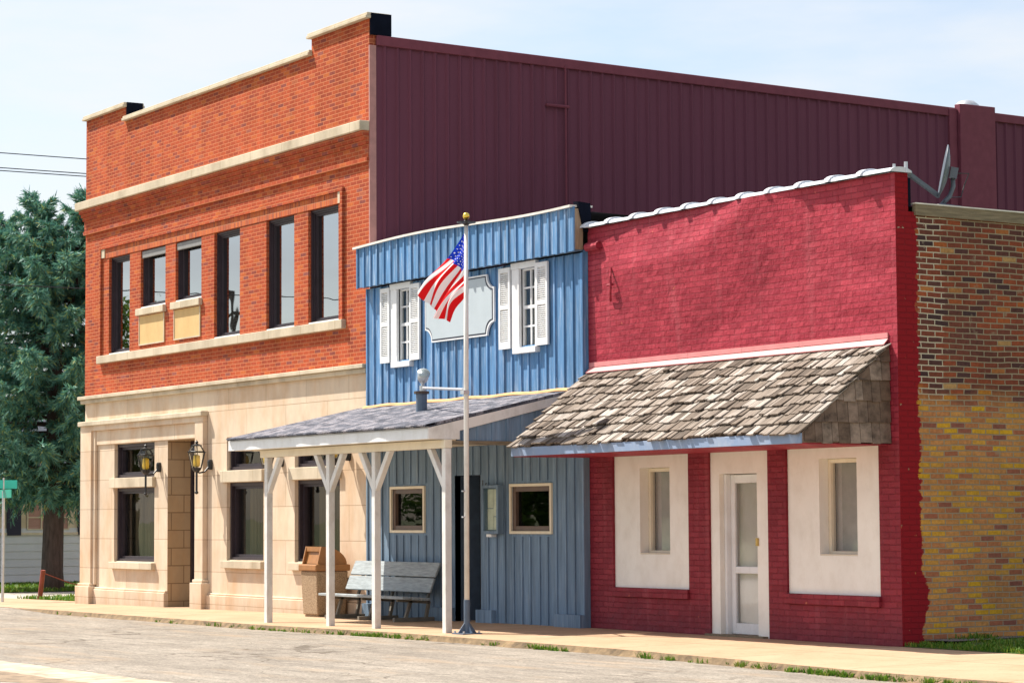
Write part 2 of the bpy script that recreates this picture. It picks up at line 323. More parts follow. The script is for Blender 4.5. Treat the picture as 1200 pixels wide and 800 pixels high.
def m_walk():
    t = NT('tan_concrete_walk'); X, Y, Z = t.xyz()
    c = t.ramp(t.noise(0.9, 6, 0.6), [(0.3, (0.385, 0.262, 0.165)), (0.7, (0.47, 0.332, 0.222))])
    c = t.mix(1.0, c, t.ramp(t.noise(38, 3, 0.7), [(0.3, 0.9), (0.7, 1.06)]), 'MULTIPLY')
    j = t.math('ABSOLUTE', t.math('SUBTRACT', t.math('FRACT', t.math('MULTIPLY', t.math('ADD', X, t.math('MULTIPLY', t.noise(2, 2), 0.02)), 1 / 2.4)), 0.5))
    jm = t.ramp(j, [(0.493, 0.0), (0.496, 1.0)])
    k = t.math('ABSOLUTE', t.math('ADD', Y, 1.25)); km = t.ramp(k, [(0.008, 1.0), (0.02, 0.0)])
    c = t.mix(t.math('MULTIPLY', t.ramp(t.noise(2.2, 6, 0.7), [(0.50, 0.0), (0.72, 1.0)]), 0.35), c, (0.25, 0.165, 0.09))
    c = t.mix(t.math('MULTIPLY', t.ramp(t.noise(7.0, 4, 0.6), [(0.62, 0.0), (0.70, 1.0)]), 0.4), c, (0.20, 0.14, 0.085))
    c = t.mix(t.math('MULTIPLY', t.math('MAXIMUM', jm, km), 0.6), c, (0.17, 0.12, 0.07))
    low = t.ramp(t.math('ADD', Y, t.math('MULTIPLY', t.noise(5, 4), 0.16)), [(-2.42, 1.0), (-2.28, 0.0)]) if False else None
    c = t.mix(1.0, c, (1.03, 1.0, 0.98), 'MULTIPLY')
    MT['walk'] = t.fin(c, 0.85, t.bump(t.noise(50, 3), 0.2, 0.006), spec=0.2)
m_walk()
plain('kerb', (0.185, 0.125, 0.066), 0.95, 0.45, 7, bump=0.9, bscale=22)
plain('gutterconcrete', (0.48, 0.39, 0.28), 0.9, 0.35, 4, bump=0.6, bscale=18)
plain('streetconcrete', (0.43, 0.38, 0.32), 0.9, 0.15, 3, bump=0.3)
plain('roaddirt', (0.26, 0.19, 0.125), 0.95, 0.4, 6, bump=0.6)
plain('lawnsoil', (0.085, 0.135, 0.025), 0.95, 0.3, 4, bump=0.5)
plain('field', (0.14, 0.16, 0.06), 0.95, 0.3, 0.2)
plain('gravelmat', (0.17, 0.15, 0.14), 0.95, 0.5, 30, bump=1.0, bscale=60)
def m_leaf(key, stops, trans=0.0):
    t = NT(key); isl = t.island(); c = t.ramp(isl, stops)
    t.fin(c, 0.6, spec=0.3)
    if trans:
        tl = t.n('ShaderNodeBsdfTranslucent'); t.l(c, tl.inputs[0]); m = t.n('ShaderNodeMixShader'); m.inputs[0].default_value = trans
        t.l(t.p.outputs[0], m.inputs[1]); t.l(tl.outputs[0], m.inputs[2]); t.l(m.outputs[0], t.out.inputs[0])
    MT[key] = t.m
m_leaf('needles', [(0, (0.050, 0.150, 0.125)), (0.45, (0.095, 0.26, 0.21)), (0.8, (0.155, 0.34, 0.24)), (0.93, (0.24, 0.38, 0.14)), (1, (0.33, 0.31, 0.10))], 0.25)
m_leaf('leaves', [(0, (0.035, 0.085, 0.012)), (0.6, (0.075, 0.14, 0.025)), (1, (0.13, 0.18, 0.03))], 0.3)
m_leaf('blades', [(0, (0.06, 0.15, 0.012)), (0.6, (0.12, 0.24, 0.02)), (1, (0.26, 0.28, 0.05))], 0.3)

# ------------------------------------------------------------------ mesh helpers
class MB:
    def __init__(s): s.v = []; s.f = []; s.mi = []; s.cur = 0
    def poly(s, pts):
        i = len(s.v); s.v += [tuple(p) for p in pts]; s.f.append(tuple(range(i, i + len(pts)))); s.mi.append(s.cur)
    def mesh(s, vs, fs):
        i = len(s.v); s.v += [tuple(p) for p in vs]
        for f in fs: s.f.append(tuple(i + k for k in f)); s.mi.append(s.cur)
    def box(s, x0, x1, y0, y1, z0, z1):
        s.hexa([(x0, y0, z0), (x1, y0, z0), (x1, y1, z0), (x0, y1, z0), (x0, y0, z1), (x1, y0, z1), (x1, y1, z1), (x0, y1, z1)])
    def hexa(s, p):
        s.mesh(p, [(0, 3, 2, 1), (4, 5, 6, 7), (0, 1, 5, 4), (1, 2, 6, 5), (2, 3, 7, 6), (3, 0, 4, 7)])
    def bar(s, a, b, w, h, upv=(0, 0, 1)):
        a = Vector(a); b = Vector(b); d = (b - a).normalized(); u = Vector(upv)
        if abs(d.dot(u)) > 0.98: u = Vector((0, 1, 0))
        r = d.cross(u).normalized(); u = r.cross(d); r *= w / 2; u *= h / 2
        s.hexa([a - r - u, a + r - u, b + r - u, b - r - u, a - r + u, a + r + u, b + r + u, b - r + u])
    def tube(s, pts, rad, n=10, cap=True):
        pts = [Vector(p) for p in pts]; rings = []
        if not isinstance(rad, (list, tuple)): rad = [rad] * len(pts)
        vs = []; fs = []
        d0 = (pts[1] - pts[0]).normalized(); u = Vector((0, 0, 1)) if abs(d0.z) < 0.9 else Vector((0, 1, 0))
        for i, p in enumerate(pts):
            d = (pts[min(i + 1, len(pts) - 1)] - pts[max(i - 1, 0)]).normalized()
            r = d.cross(u).normalized(); w = r.cross(d).normalized(); u = w
            for k in range(n):
                a = 2 * math.pi * k / n; vs.append(p + (r * math.cos(a) + w * math.sin(a)) * rad[i])
        for i in range(len(pts) - 1):
            for k in range(n):
                k2 = (k + 1) % n; fs.append((i * n + k, i * n + k2, (i + 1) * n + k2, (i + 1) * n + k))
        if cap: fs.append(tuple(range(n))[::-1]); fs.append(tuple((len(pts) - 1) * n + k for k in range(n)))
        s.mesh(vs, fs)
    def lathe(s, c, prof, n=14, sq=None):
        """prof: (radius, z) list round the vertical axis at c"""
        vs = []; fs = []
        for r_, z in prof:
            for k in range(n):
                a = 2 * math.pi * (k + 0.5) / n; vs.append((c[0] + r_ * math.cos(a), c[1] + r_ * math.sin(a), c[2] + z))
        for i in range(len(prof) - 1):
            for k in range(n):
                k2 = (k + 1) % n; fs.append((i * n + k, i * n + k2, (i + 1) * n + k2, (i + 1) * n + k))
        fs.append(tuple(range(n))[::-1]); fs.append(tuple((len(prof) - 1) * n + k for k in range(n)))
        s.mesh(vs, fs)
    def prism_x(s, x0, x1, yz):
        """yz outline extruded along X"""
        n = len(yz); vs = [(x0, y, z) for y, z in yz] + [(x1, y, z) for y, z in yz]
        fs = [tuple(range(n)), tuple(range(2 * n - 1, n - 1, -1))] + [(i, n + i, n + (i + 1) % n, (i + 1) % n) for i in range(n)]
        s.mesh(vs, fs)
    def prism_y(s, y0, y1, xz):
        n = len(xz); vs = [(x, y0, z) for x, z in xz] + [(x, y1, z) for x, z in xz]
        fs = [tuple(range(n)), tuple(range(2 * n - 1, n - 1, -1))] + [(i, n + i, n + (i + 1) % n, (i + 1) % n) for i in range(n)]
        s.mesh(vs, fs)
    def ring(s, x0, x1, z0, z1, y0, y1, w, wb=None, wt=None):
        """rectangular frame in the XZ plane"""
        wb = w if wb is None else wb; wt = w if wt is None else wt
        s.box(x0, x0 + w, y0, y1, z0, z1); s.box(x1 - w, x1, y0, y1, z0, z1)
        s.box(x0 + w, x1 - w, y0 + .001, y1 - .001, z0, z0 + wb); s.box(x0 + w, x1 - w, y0 + .001, y1 - .001, z1 - wt, z1)
    def wall(s, x0, x1, z0, z1, y, holes=(), depth=0.3, step=None, disp=None):
        """wall facing -Y with openings and their reveals"""
        xs = sorted({x0, x1, *[h[0] for h in holes], *[h[1] for h in holes]}); zs = sorted({z0, z1, *[h[2] for h in holes], *[h[3] for h in holes]})
        if step:
            def fill(a):
                o = []
                for p, q in zip(a, a[1:]):
                    n = max(1, int(round((q - p) / step))); o += [p + (q - p) * i / n for i in range(n)]
                return o + [a[-1]]
            xs = fill(xs); zs = fill(zs)
        D = disp or (lambda x, z: 0.0)
        base = len(s.v)
        for z in zs:
            for x in xs: s.v.append((x, y + D(x, z), z))
        nx = len(xs)
        for j in range(len(zs) - 1):
            for i in range(nx - 1):
                cx = (xs[i] + xs[i + 1]) / 2; cz = (zs[j] + zs[j + 1]) / 2
                if any(h[0] < cx < h[1] and h[2] < cz < h[3] for h in holes): continue
                a = base + j * nx + i; s.f.append((a, a + 1, a + nx + 1, a + nx)); s.mi.append(s.cur)
        for a, b, c, d in [h[:4] for h in holes]:
            y2 = y + depth
            s.poly([(a, y, c), (a, y, d), (a, y2, d), (a, y2, c)]); s.poly([(b, y, d), (b, y, c), (b, y2, c), (b, y2, d)])
            s.poly([(a, y, d), (b, y, d), (b, y2, d), (a, y2, d)]); s.poly([(b, y, c), (a, y, c), (a, y2, c), (b, y2, c)])
    def build(s, name, mat, parent=None, bevel=0.0, smooth=False, kind=None, seg=1):
        me = bpy.data.meshes.new(name); loc = world_loc(parent)
        me.from_pydata([(a - loc[0], b - loc[1], c - loc[2]) for a, b, c in s.v], [], s.f)
        ms = mat if isinstance(mat, (list, tuple)) else [mat]
        for m in ms: me.materials.append(MT[m])
        for p, i in zip(me.polygons, s.mi): p.material_index = i; p.use_smooth = bool(smooth) and smooth != 'raw'
        bm = bmesh.new(); bm.from_mesh(me); bmesh.ops.recalc_face_normals(bm, faces=bm.faces) if not smooth == 'raw' else None; bm.to_mesh(me); bm.free()
        o = bpy.data.objects.new(name, me); COL.objects.link(o)
        if parent is not None: o.parent = parent
        if bevel:
            b = o.modifiers.new('bevel', 'BEVEL'); b.width = bevel; b.segments = seg; b.limit_method = 'ANGLE'; b.angle_limit = R(40)
        if kind: o['kind'] = kind
        return o
def world_loc(o):
    l = Vector((0, 0, 0))
    while o is not None: l += o.location; o = o.parent
    return l
def tag(o, label=None, cat=None, group=None, kind=None):
    for k, v in (('label', label), ('category', cat), ('group', group), ('kind', kind)):
        if v: o[k] = v
    return o
def thing(name, loc, label, cat, group=None):
    o = bpy.data.objects.new(name, None); COL.objects.link(o); o.location = loc; o.empty_display_size = 0.3
    return tag(o, label, cat, group)
def copy_tree(o, loc):
    c = o.copy(); COL.objects.link(c); c.location = loc
    for ch in list(o.children):
        d = ch.copy(); COL.objects.link(d); d.parent = c
        for g in list(ch.children):
            e = g.copy(); COL.objects.link(e); e.parent = d
    return c
def mb(): return MB()
def B1(name, mat, parent, *boxes, bevel=0.0, **k):
    m = mb()
    for b in boxes: m.box(*b)
    return m.build(name, mat, parent, bevel=bevel, **k)
def lerp(pts, x):
    if x <= pts[0][0]: return pts[0][1]
    for (a, b), (c, d) in zip(pts, pts[1:]):
        if x <= c: return b + (d - b) * (x - a) / (c - a)
    return pts[-1][1]

# ------------------------------------------------------------------ ground
def zw(X): return lerp([(-90, -0.36), (-45, -0.30), (-25.3, -0.14), (-8, 0.0), (40, 0.0)], X)      # walk level at the walls
def kerbY(X): return lerp([(-30, -1.75), (-22.5, -1.85), (-12, -2.47), (-2.5, -2.45), (0.2, -2.62), (3, -2.85), (40, -3.0)], X)
def walkz(X, Y): return zw(X) + 0.012 * min(0.0, Y)
def kerbh(X): return lerp([(-24.2, 0.012), (-22.3, 0.085), (40, 0.085)], X)
def roadz(X): return walkz(X, kerbY(X)) - kerbh(X)
def strip(name, xs, y_of, z_of, mat, kind='structure', thick=None):
    m = mb(); vs = []
    n = len(y_of(xs[0]))
    for x in xs:
        for y in y_of(x): vs.append((x, y, z_of(x, y)))
    fs = [(i * n + k, (i + 1) * n + k, (i + 1) * n + k + 1, i * n + k + 1) for i in range(len(xs) - 1) for k in range(n - 1)]
    m.mesh(vs, fs); return m.build(name, mat, None, kind=kind)
g = mb(); g.poly([(-1500, -1500, -0.75), (1500, -1500, -0.75), (1500, 1500, -0.75), (-1500, 1500, -0.75)]); g.build('ground', 'field', None, kind='structure')
fx = [-70, -45, -36, -30, -27] + [-26 + i * 0.25 for i in range(300)] + [60]
def jit(x): return 0.025 * math.sin(x * 7.1) + 0.018 * math.sin(x * 17.3 + 1) + 0.012 * math.sin(x * 41)
strip('parking_lot', fx, lambda x: [-8.92 + jit(x) * 0.6, -6, -4, kerbY(x) + 0.06], lambda x, y: roadz(x), 'asphalt')
strip('gutter', fx, lambda x: [-9.70 - jit(x * 1.3), -9.5 - jit(x * 1.3), -8.9 + jit(x * 0.7) * 0.7], lambda x, y: roadz(x) + (0.005 if y > -9.6 else -0.012), 'gutterconcrete')
strip('road', fx, lambda x: [-24, -18, -14, -9.2], lambda x, y: roadz(x) - 0.005, 'streetconcrete')
strip('dirt_edge', fx, lambda x: [-10.15 + jit(x * .9) * 2, -9.55], lambda x, y: roadz(x) - 0.001, 'roaddirt')
# pavement slab with its kerb face
m = mb(); xs = [-33 + i * 0.3 for i in range(230)]; vs = []
for x in xs:
    ky = kerbY(x) + jit(x) * 0.35
    for y, z in ((0.45 if x < 0.0 else -0.02, walkz(x, 0)), (-1.2, walkz(x, -1.2)), (ky + 0.15, walkz(x, ky)), (ky, walkz(x, ky) - 0.012)): vs.append((x, y, z))
m.mesh(vs, [(i * 4 + k, (i + 1) * 4 + k, (i + 1) * 4 + k + 1, i * 4 + k + 1) for i in range(len(xs) - 1) for k in range(3)])
m.build('pavement', 'walk', None, kind='structure', smooth=True)
m = mb(); vs = []
for x in xs:
    ky = kerbY(x) + jit(x) * 0.35; ky2 = ky - 0.03 - 0.02 * math.sin(x * 2.3) - jit(x * 2.1) * 0.5
    for y, z in ((ky + 0.002, walkz(x, ky) - 0.011), (ky - 0.015, walkz(x, ky) - 0.03), (ky2 - 0.02, roadz(x) + 0.008), (ky2 - 0.12, roadz(x) - 0.02)): vs.append((x, y, z))
m.mesh(vs, [(i * 4 + k, (i + 1) * 4 + k, (i + 1) * 4 + k + 1, i * 4 + k + 1) for i in range(len(xs) - 1) for k in range(3)])
m.build('kerb', 'kerb', None, kind='structure', smooth=True)
# right-hand yard
m = mb(); vs = []; nx, ny = 30, 30
for j in range(ny + 1):
    for i in range(nx + 1):
        x = 0.012 + i * 1.2; y = -0.02 + j * 0.8
        vs.append((x, y, 0.005 + 0.05 * min(1, y / 0.8) + 0.02 * math.sin(x * 1.7 + y)* min(1, y / 0.8)))
m.mesh(vs, [(j * (nx + 1) + i, j * (nx + 1) + i + 1, (j + 1) * (nx + 1) + i + 1, (j + 1) * (nx + 1) + i) for j in range(ny) for i in range(nx)])
m.build('lawn', 'lawnsoil', None, kind='structure', smooth=True)
# left side street and lawns beyond the tall block
def flat(name, x0, x1, y0, y1, dz, mat):
    n = 12; m = mb(); vs = []
    for i in range(n + 1):
        x = x0 + (x1 - x0) * i / n; vs += [(x, y0, zw(x) + dz), (x, y1, zw(x) + dz)]
    m.mesh(vs, [(2 * i, 2 * i + 2, 2 * i + 3, 2 * i + 1) for i in range(n)]); return m.build(name, mat, None, kind='structure')
flat('side_lawn', -30.8, -25.2, 0.455, 60, -0.03, 'lawnsoil')
flat('side_street', -38.4, -30.75, -1.0, 60, -0.05, 'streetconcrete')
flat('house_lawn', -70, -38.35, -1.6, 60, -0.03, 'lawnsoil')

# ------------------------------------------------------------------ tall brick building
BX0, BX1, DEP = -25.27, -13.05, 22.0
tall = thing('brick_building', (-19.2, 0, 0), 'tall orange brick building with limestone ground floor and maroon metal side wall', 'building')
UW = [(-24.03, -22.97, 4.842, 6.80), (-22.43, -21.24, 5.652, 6.80), (-20.77, -19.60, 5.652, 6.80), (-19.04, -17.95, 4.842, 6.80), (-16.87, -15.78, 4.842, 6.80), (-15.25, -14.14, 4.842, 6.80)]
m = mb()
m.wall(BX0, BX1, 4.05, 9.46, 0.0, UW, 0.34)
m.poly([(BX0, 0, 4.05), (BX0, 0, 9.46), (BX0, DEP, 9.46), (BX0, DEP, 4.05)])
m.poly([(BX1, 0, 4.05), (BX1, 0.35, 4.05), (BX1, 0.35, 9.46), (BX1, 0, 9.46)])
m.poly([(BX0, 0.35, 9.46), (BX1, 0.35, 9.46), (BX1, 0.35, 8.9), (BX0, 0.35, 8.9)])
m.poly([(BX0, 0, 9.46), (BX1, 0, 9.46), (BX1, 0.35, 9.46), (BX0, 0.35, 9.46)])
m.box(BX0, -23.2, 0.0, 0.35, 9.461, 9.745); m.box(-15.12, BX1, 0.0, 0.35, 9.461, 9.745)
m.box(BX0 - .01, BX1 + .005, -0.055, -0.002, 7.375, 7.445)                       # projecting courses
m.box(BX0 - .01, BX1 + .005, -0.03, -0.0025, 7.447, 7.66)
m.box(BX0 - .02, BX1 + .006, -0.065, -0.003, 7.662, 7.73); m.box(BX0 - .03, BX1 + .007, -0.10, -0.0035, 7.732, 7.80); m.box(BX0 - .04, BX1 + .008, -0.14, -0.004, 7.802, 7.878)
m.box(-24.45, -13.92, -0.045, -0.002, 6.995, 7.06)                               # raised window surround
m.box(-24.45, -24.37, -0.045, -0.002, 4.845, 6.993); m.box(-14.01, -13.93, -0.045, -0.002, 4.845, 6.993)
m.build('brick_wall', 'brick', tall)
B1('soldier_course', 'soldier', tall, (-24.2, -14.12, -0.012, -0.002, 6.802, 6.99))
B1('corner_stone', 'trim', tall, (-24.365, -24.205, -0.03, -0.003, 6.82, 6.99)); B1('corner_stone', 'trim', tall, (-14.115, -14.015, -0.03, -0.003, 6.80, 6.99))
# stone bands and coping
B1('stone_band', 'trim', tall, (BX0 - .16, BX1 + .02, -0.19, 0.02, 7.88, 8.045), bevel=0.012)
B1('window_sill_band', 'trim', tall, (-24.48, -13.88, -0.085, 0.02, 4.685, 4.838), bevel=0.008)
m = mb(); m.box(BX0 - .10, BX1 - 0.02, -0.13, 0.02, 3.985, 4.055); m.box(BX0 - .06, BX1 - 0.02, -0.075, 0.02, 3.905, 3.984); m.build('stone_ledge', 'trim', tall, bevel=0.008)
for a, b, z in ((BX0 - .05, -23.17, 9.747), (-23.24, -15.10, 9.463), (-15.17, BX1 + .04, 9.747)):
    m = mb(); m.box(a, b, -0.085, 0.39, z, z + 0.05); m.box(a, b, -0.06, 0.37, z + .051, z + 0.095); m.build('coping', 'trim', tall, bevel=0.006)
B1('parapet_end', 'tar', tall, (-23.197, -23.150, 0.0, 0.34, 9.56, 9.84)); B1('parapet_end', 'tar', tall, (BX1 + .002, BX1 + .045, 0.01, 0.395, 9.475, 9.835))
# upper windows
def upper_window(x0, x1, z0, z1, blind=False):
    m = mb(); m.ring(x0 + .002, x1 - .002, z0 + .002, z1 - .002, 0.055, 0.33, 0.04)
    m.ring(x0 + .042, x1 - .042, z0 + .042, z1 - .042, 0.085, 0.32, 0.028)
    m.ring(x0 + .07, x1 - .07, z0 + .07, z1 - .07, 0.115, 0.30, 0.035)
    w = m.build('window', 'darkframe', tall)
    gq = mb(); gq.poly([(x0 + .10, 0.15, z0 + .10), (x1 - .10, 0.15, z0 + .10), (x1 - .10, 0.15, z1 - .10), (x0 + .10, 0.15, z1 - .10)]); gq.build('pane', 'upper_glass', w)
    B1('sill', 'galv' if False else 'white', w, (x0 + .004, x1 - .004, 0.005, 0.054, z0 + .003, z0 + .03))
    if blind: B1('shade_box', 'greyblind', w, (x0 + .01, x1 - .01, 0.022, 0.054, z1 - .16, z1 - .02), bevel=0.01)
for i, h in enumerate(UW): upper_window(*h, blind=i in (1, 2))
for x0, x1 in ((-22.53, -21.2), (-20.87, -19.56)):
    B1('sill', 'trim', tall, (x0, x1, -0.075, 0.02, 5.515, 5.648), bevel=0.008)
    m = mb(); m.box(x0 + .06, x1 - .06, -0.012, 0.02, 4.93, 5.50); m.build('spandrel_panel', 'panel_stone', tall)
    B1('panel_border', 'trim', tall, (x0 + .06, x0 + .085, -0.022, -0.013, 4.93, 5.50), (x1 - .085, x1 - .06, -0.022, -0.013, 4.93, 5.50), (x0 + .085, x1 - .085, -0.022, -0.013, 4.93, 4.955))
# stone ground floor
SW = [(-23.70, -21.72, 2.37, 3.04), (-23.70, -21.72, 0.72, 2.17), (-18.48, -16.97, 2.42, 3.02), (-18.48, -16.97, 0.80, 2.20), (-15.76, -14.10, 2.42, 3.02), (-15.76, -14.10, 0.80, 2.20)]
ENTRY = (-21.10, -19.66, -0.25, 3.04)
m = mb(); m.wall(BX0 + .03, BX1, -0.25, 3.904, 0.0, SW + [ENTRY], 0.26)
m.poly([(BX0 + .03, 0, -.4), (BX0 + .03, 0, 4.04), (BX0 + .03, DEP, 4.04), (BX0 + .03, DEP, -.4)])
m.box(BX0 + .025, -24.68, -0.10, -0.003, -0.3, 3.50)                               # left pilaster
m.box(-24.68, -24.56, -0.06, -0.003, 0.25, 3.335); m.box(-19.66, -19.3, -0.10, -0.003, -0.3, 3.335)
m.box(-24.68, -19.3, -0.10, -0.0035, 3.336, 3.50); m.box(-24.56, -19.6601, -0.035, -0.002, 3.05, 3.335)
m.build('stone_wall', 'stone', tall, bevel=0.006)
m = mb(); m.box(BX0 - .02, -19.27, -0.15, -0.001, 3.44, 3.535); m.build('entry_moulding', 'trim', tall, bevel=0.012)
m = mb(); m.box(BX0 - .06, -24.60, -0.17, 0.02, -0.35, 0.215); m.box(BX0 - .01, -24.64, -0.135, 0.02, 0.216, 0.27); m.box(-19.72, -19.2, -0.17, 0.02, -0.35, 0.38); m.box(-19.68, -19.25, -0.135, 0.02, 0.381, 0.44)
m.box(-24.598, -21.09, -0.075, 0.02, -0.35, 0.16); m.box(-24.598, -21.095, -0.05, 0.02, 0.161, 0.20)
m.box(-19.198, BX1, -0.075, 0.02, -0.35, 0.165); m.box(-19.198, BX1, -0.045, 0.02, 0.166, 0.20)
m.build('plinth', 'stone', tall, bevel=0.01)
m = mb(); m.poly([(-21.099, 0.0, -.25), (-21.099, 0.75, -.25), (-21.099, 0.75, 3.04), (-21.099, 0.0, 3.04)]); m.poly([(-19.661, 0.0, -.25), (-19.661, 0.75, -.25), (-19.661, 0.75, 3.04), (-19.661, 0.0, 3.04)])
m.poly([(-21.1, 0, 3.039), (-19.66, 0, 3.039), (-19.66, 0.75, 3.039), (-21.1, 0.75, 3.039)]); m.build('entry_recess', 'rough_stone', tall)
m = mb(); m.ring(-21.095, -19.665, -0.16, 3.03, 0.47, 0.60, 0.09); m.box(-21.0, -19.76, 0.49, 0.58, 2.10, 2.2); dd = m.build('door', 'darkframe', tall)
gq = mb(); gq.poly([(-21.0, 0.54, -.05), (-19.76, 0.54, -.05), (-19.76, 0.54, 3.0), (-21.0, 0.54, 3.0)]); gq.build('pane', 'shop_glass', dd)
B1('handle', 'brass', dd, (-19.86, -19.82, 0.43, 0.47, 0.9, 1.2))
for i, (x0, x1, z0, z1) in enumerate(SW):
    m = mb(); m.ring(x0 + .002, x1 - .002, z0 + .002, z1 - .002, 0.07, 0.25, 0.06); m.ring(x0 + .062, x1 - .062, z0 + .062, z1 - .062, 0.13, 0.24, 0.05)
    w = m.build('window', 'darkframe', tall)
    gq = mb(); gq.poly([(x0 + .11, 0.19, z0 + .11), (x1 - .11, 0.19, z0 + .11), (x1 - .11, 0.19, z1 - .11), (x0 + .11, 0.19, z1 - .11)]); gq.build('pane', 'shop_glass', w)
    if i % 2:
        B1('sill', 'trim', w, (x0 - .10, x1 + .06, -0.09, 0.03, z0 - .135, z0 - .005), (x0 + .003, x1 - .003, 0.031, 0.16, z0 - .004, z0 + .012), bevel=0.006)
        cm = mb(); vs = []; N = 60
        c0, c1 = x0 + .1, x0 + (x1 - x0) * 0.58
        for k in range(N + 1):
            xx = c0 + (c1 - c0) * k / N; yy = 0.42 + 0.035 * math.sin(k * 1.25) + 0.02 * math.sin(k * 0.7)
            if 0.34 < k / N < 0.46: yy += 0.5
            vs += [(xx, yy, z0), (xx, yy, z1)]
        cm.mesh(vs, [(2 * k, 2 * k + 2, 2 * k + 3, 2 * k + 1) for k in range(N)]); cm.build('curtain', 'curtain', w, smooth=True)
for x0, x1, z0, z1 in ((-23.80, -21.66, 2.175, 2.365), (-18.62, -16.90, 2.205, 2.415), (-15.86, -14.04, 2.205, 2.415)):
    B1('transom_bar', 'trim', tall, (x0, x1, -0.075, 0.06, z0, z1), bevel=0.006)
m = mb(); m.poly([(BX0 + .1, 1.6, -.3), (BX1 - .1, 1.6, -.3), (BX1 - .1, 1.6, 8.8), (BX0 + .1, 1.6, 8.8)]); m.poly([(BX0 + .1, 0.36, 4.2), (BX1 - .1, 0.36, 4.2), (BX1 - .1, 1.6, 4.2), (BX0 + .1, 1.6, 4.2)]); m.build('interior', 'interior', tall)
B1('corner_trim', 'pinktrim', tall, (BX1 + .002, BX1 + .035, -0.012, 0.11, 4.06, 9.30))
# metal side wall
m = mb(); YP0, YP1 = 12.72, 13.62
def eave(y): return 9.47 - 0.0135 * y
def ribs(y0, y1):
    m.poly([(BX1 + .012, y0, -.4), (BX1 + .012, y1, -.4), (BX1 + .012, y1, eave(y1) - .02), (BX1 + .012, y0, eave(y0) - .02)])
    y = y0 + 0.12
    while y < y1 - .1:
        z1 = eave(y) - .16
        m.hexa([(BX1 + .012, y, -.4), (BX1 + .012, y + .085, -.4), (BX1 + .050, y + .05, -.4), (BX1 + .050, y + .03, -.4), (BX1 + .012, y, z1), (BX1 + .012, y + .085, z1), (BX1 + .050, y + .05, z1), (BX1 + .050, y + .03, z1)])
        y += 0.24
ribs(0.115, YP0); ribs(YP1, DEP); m.build('metal_siding', 'maroon', tall)
m = mb()
for a, b in ((0.115, YP0 - .002), (YP1 + .002, DEP)):
    m.hexa([(BX1 + .013, a, eave(a) - .17), (BX1 + .075, a, eave(a) - .17), (BX1 + .075, b, eave(b) - .17), (BX1 + .013, b, eave(b) - .17), (BX1 + .013, a, eave(a)), (BX1 + .075, a, eave(a)), (BX1 + .075, b, eave(b)), (BX1 + .013, b, eave(b))])
m.box(BX1 + .012, BX1 + .18, YP0, YP1, -.4, 9.37)
m.box(BX1 + .013, BX1 + .10, YP0 - .20, YP0 - .004, -.4, 9.28)
m.build('eave_trim', 'maroontrim', tall, bevel=0.01)
m = mb(); m.box(BX0 + .02, BX1 + .01, 0.36, DEP, 8.6, 8.7); m.poly([(BX0, .36, 8.8), (BX1, .36, eave(.36) - .01), (BX1, DEP, eave(DEP) - .01), (BX0, DEP, 8.8)]); m.poly([(BX0, DEP, -.4), (BX1, DEP, -.4), (BX1, DEP, eave(DEP)), (BX0, DEP, 9.0)]); m.build('roof', 'roofing', tall)
m = mb(); m.tube([(BX1 + .075, 3.80, 9.3), (BX1 + .075, 3.80, 5.0)], 0.018, 8); m.tube([(BX1 + .08, 3.40, 8.58), (BX1 + .08, 3.86, 8.58)], 0.03, 8); m.build('conduit', 'maroontrim', tall)
m = mb(); m.lathe((-13.6, 13.55, 9.2), [(0.27, 0), (0.27, 0.2), (0.24, 0.30), (0.15, 0.38), (0.04, 0.41)], 18); m.build('roof_vent', 'galv', tall, smooth=True)

# ------------------------------------------------------------------ blue board-and-batten shop
blue = thing('blue_shop', (-9.8, 0, 0), 'low blue board and batten shop with white shutters and a shingled porch', 'building')
YB = -0.08; HX0, HX1 = -13.02, -6.612
LW = [(-12.15, -11.14, 1.35, 2.00), (-8.53, -7.48, 1.34, 1.99)]; DR = (-10.20, -9.44, -0.2, 2.18)
BWN = [(-11.93, -11.52, 4.04, 5.17), (-8.25, -7.82, 4.04, 5.17)]
m = mb(); m.wall(HX0, HX1, -0.2, 5.26, YB, BWN, 0.10) if False else None
m.wall(HX0, HX1, 2.62, 5.26, YB, BWN, 0.16); m.poly([(HX1, YB, 2.62), (HX1, 0.05, 2.62), (HX1, 0.05, 5.3), (HX1, YB, 5.3)])
def battens(m, x0, x1, z0, z1, y, holes, w=0.042, d=0.022):
    x = x0 + 0.03; k = 0
    while x < x1:
        segs = [(z0, z1)]
        for h in holes:
            if h[0] - w < x < h[1]:
                ns = []
                for a, b in segs:
                    if h[2] > a: ns.append((a, min(b, h[2])))
                    if h[3] < b: ns.append((max(a, h[3]), b))
                segs = [q for q in ns if q[1] - q[0] > .02]
        dx = random.uniform(-.012, .012)
        for a, b in segs: m.box(x + dx, x + w + dx, y - d, y - .001, a, b)
        x += 0.235
BUT = [(-12.14, -11.49, 3.93, 5.27), (-8.47, -7.77, 3.93, 5.27)]
battens(m, HX0, HX1, 3.28, 5.26, YB, BUT)
m.box(HX1 - .10, HX1 - .002, YB - .024, YB - .001, 3.28, 5.25)
m.build('upper_wall', 'blue', blue)
m = mb(); m.wall(HX0, HX1, -0.2, 2.618, YB, LW + [DR], 0.10); m.poly([(HX1, YB, -.2), (HX1, 0.05, -.2), (HX1, 0.05, 2.618), (HX1, YB, 2.618)])
battens(m, HX0, HX1, -0.1, 2.60, YB, [(h[0] - .08, h[1] + .08, h[2] - .08, h[3] + .08) for h in LW] + [DR])
m.box(HX1 - .10, HX1 - .002, YB - .024, YB - .001, -.1, 2.60)
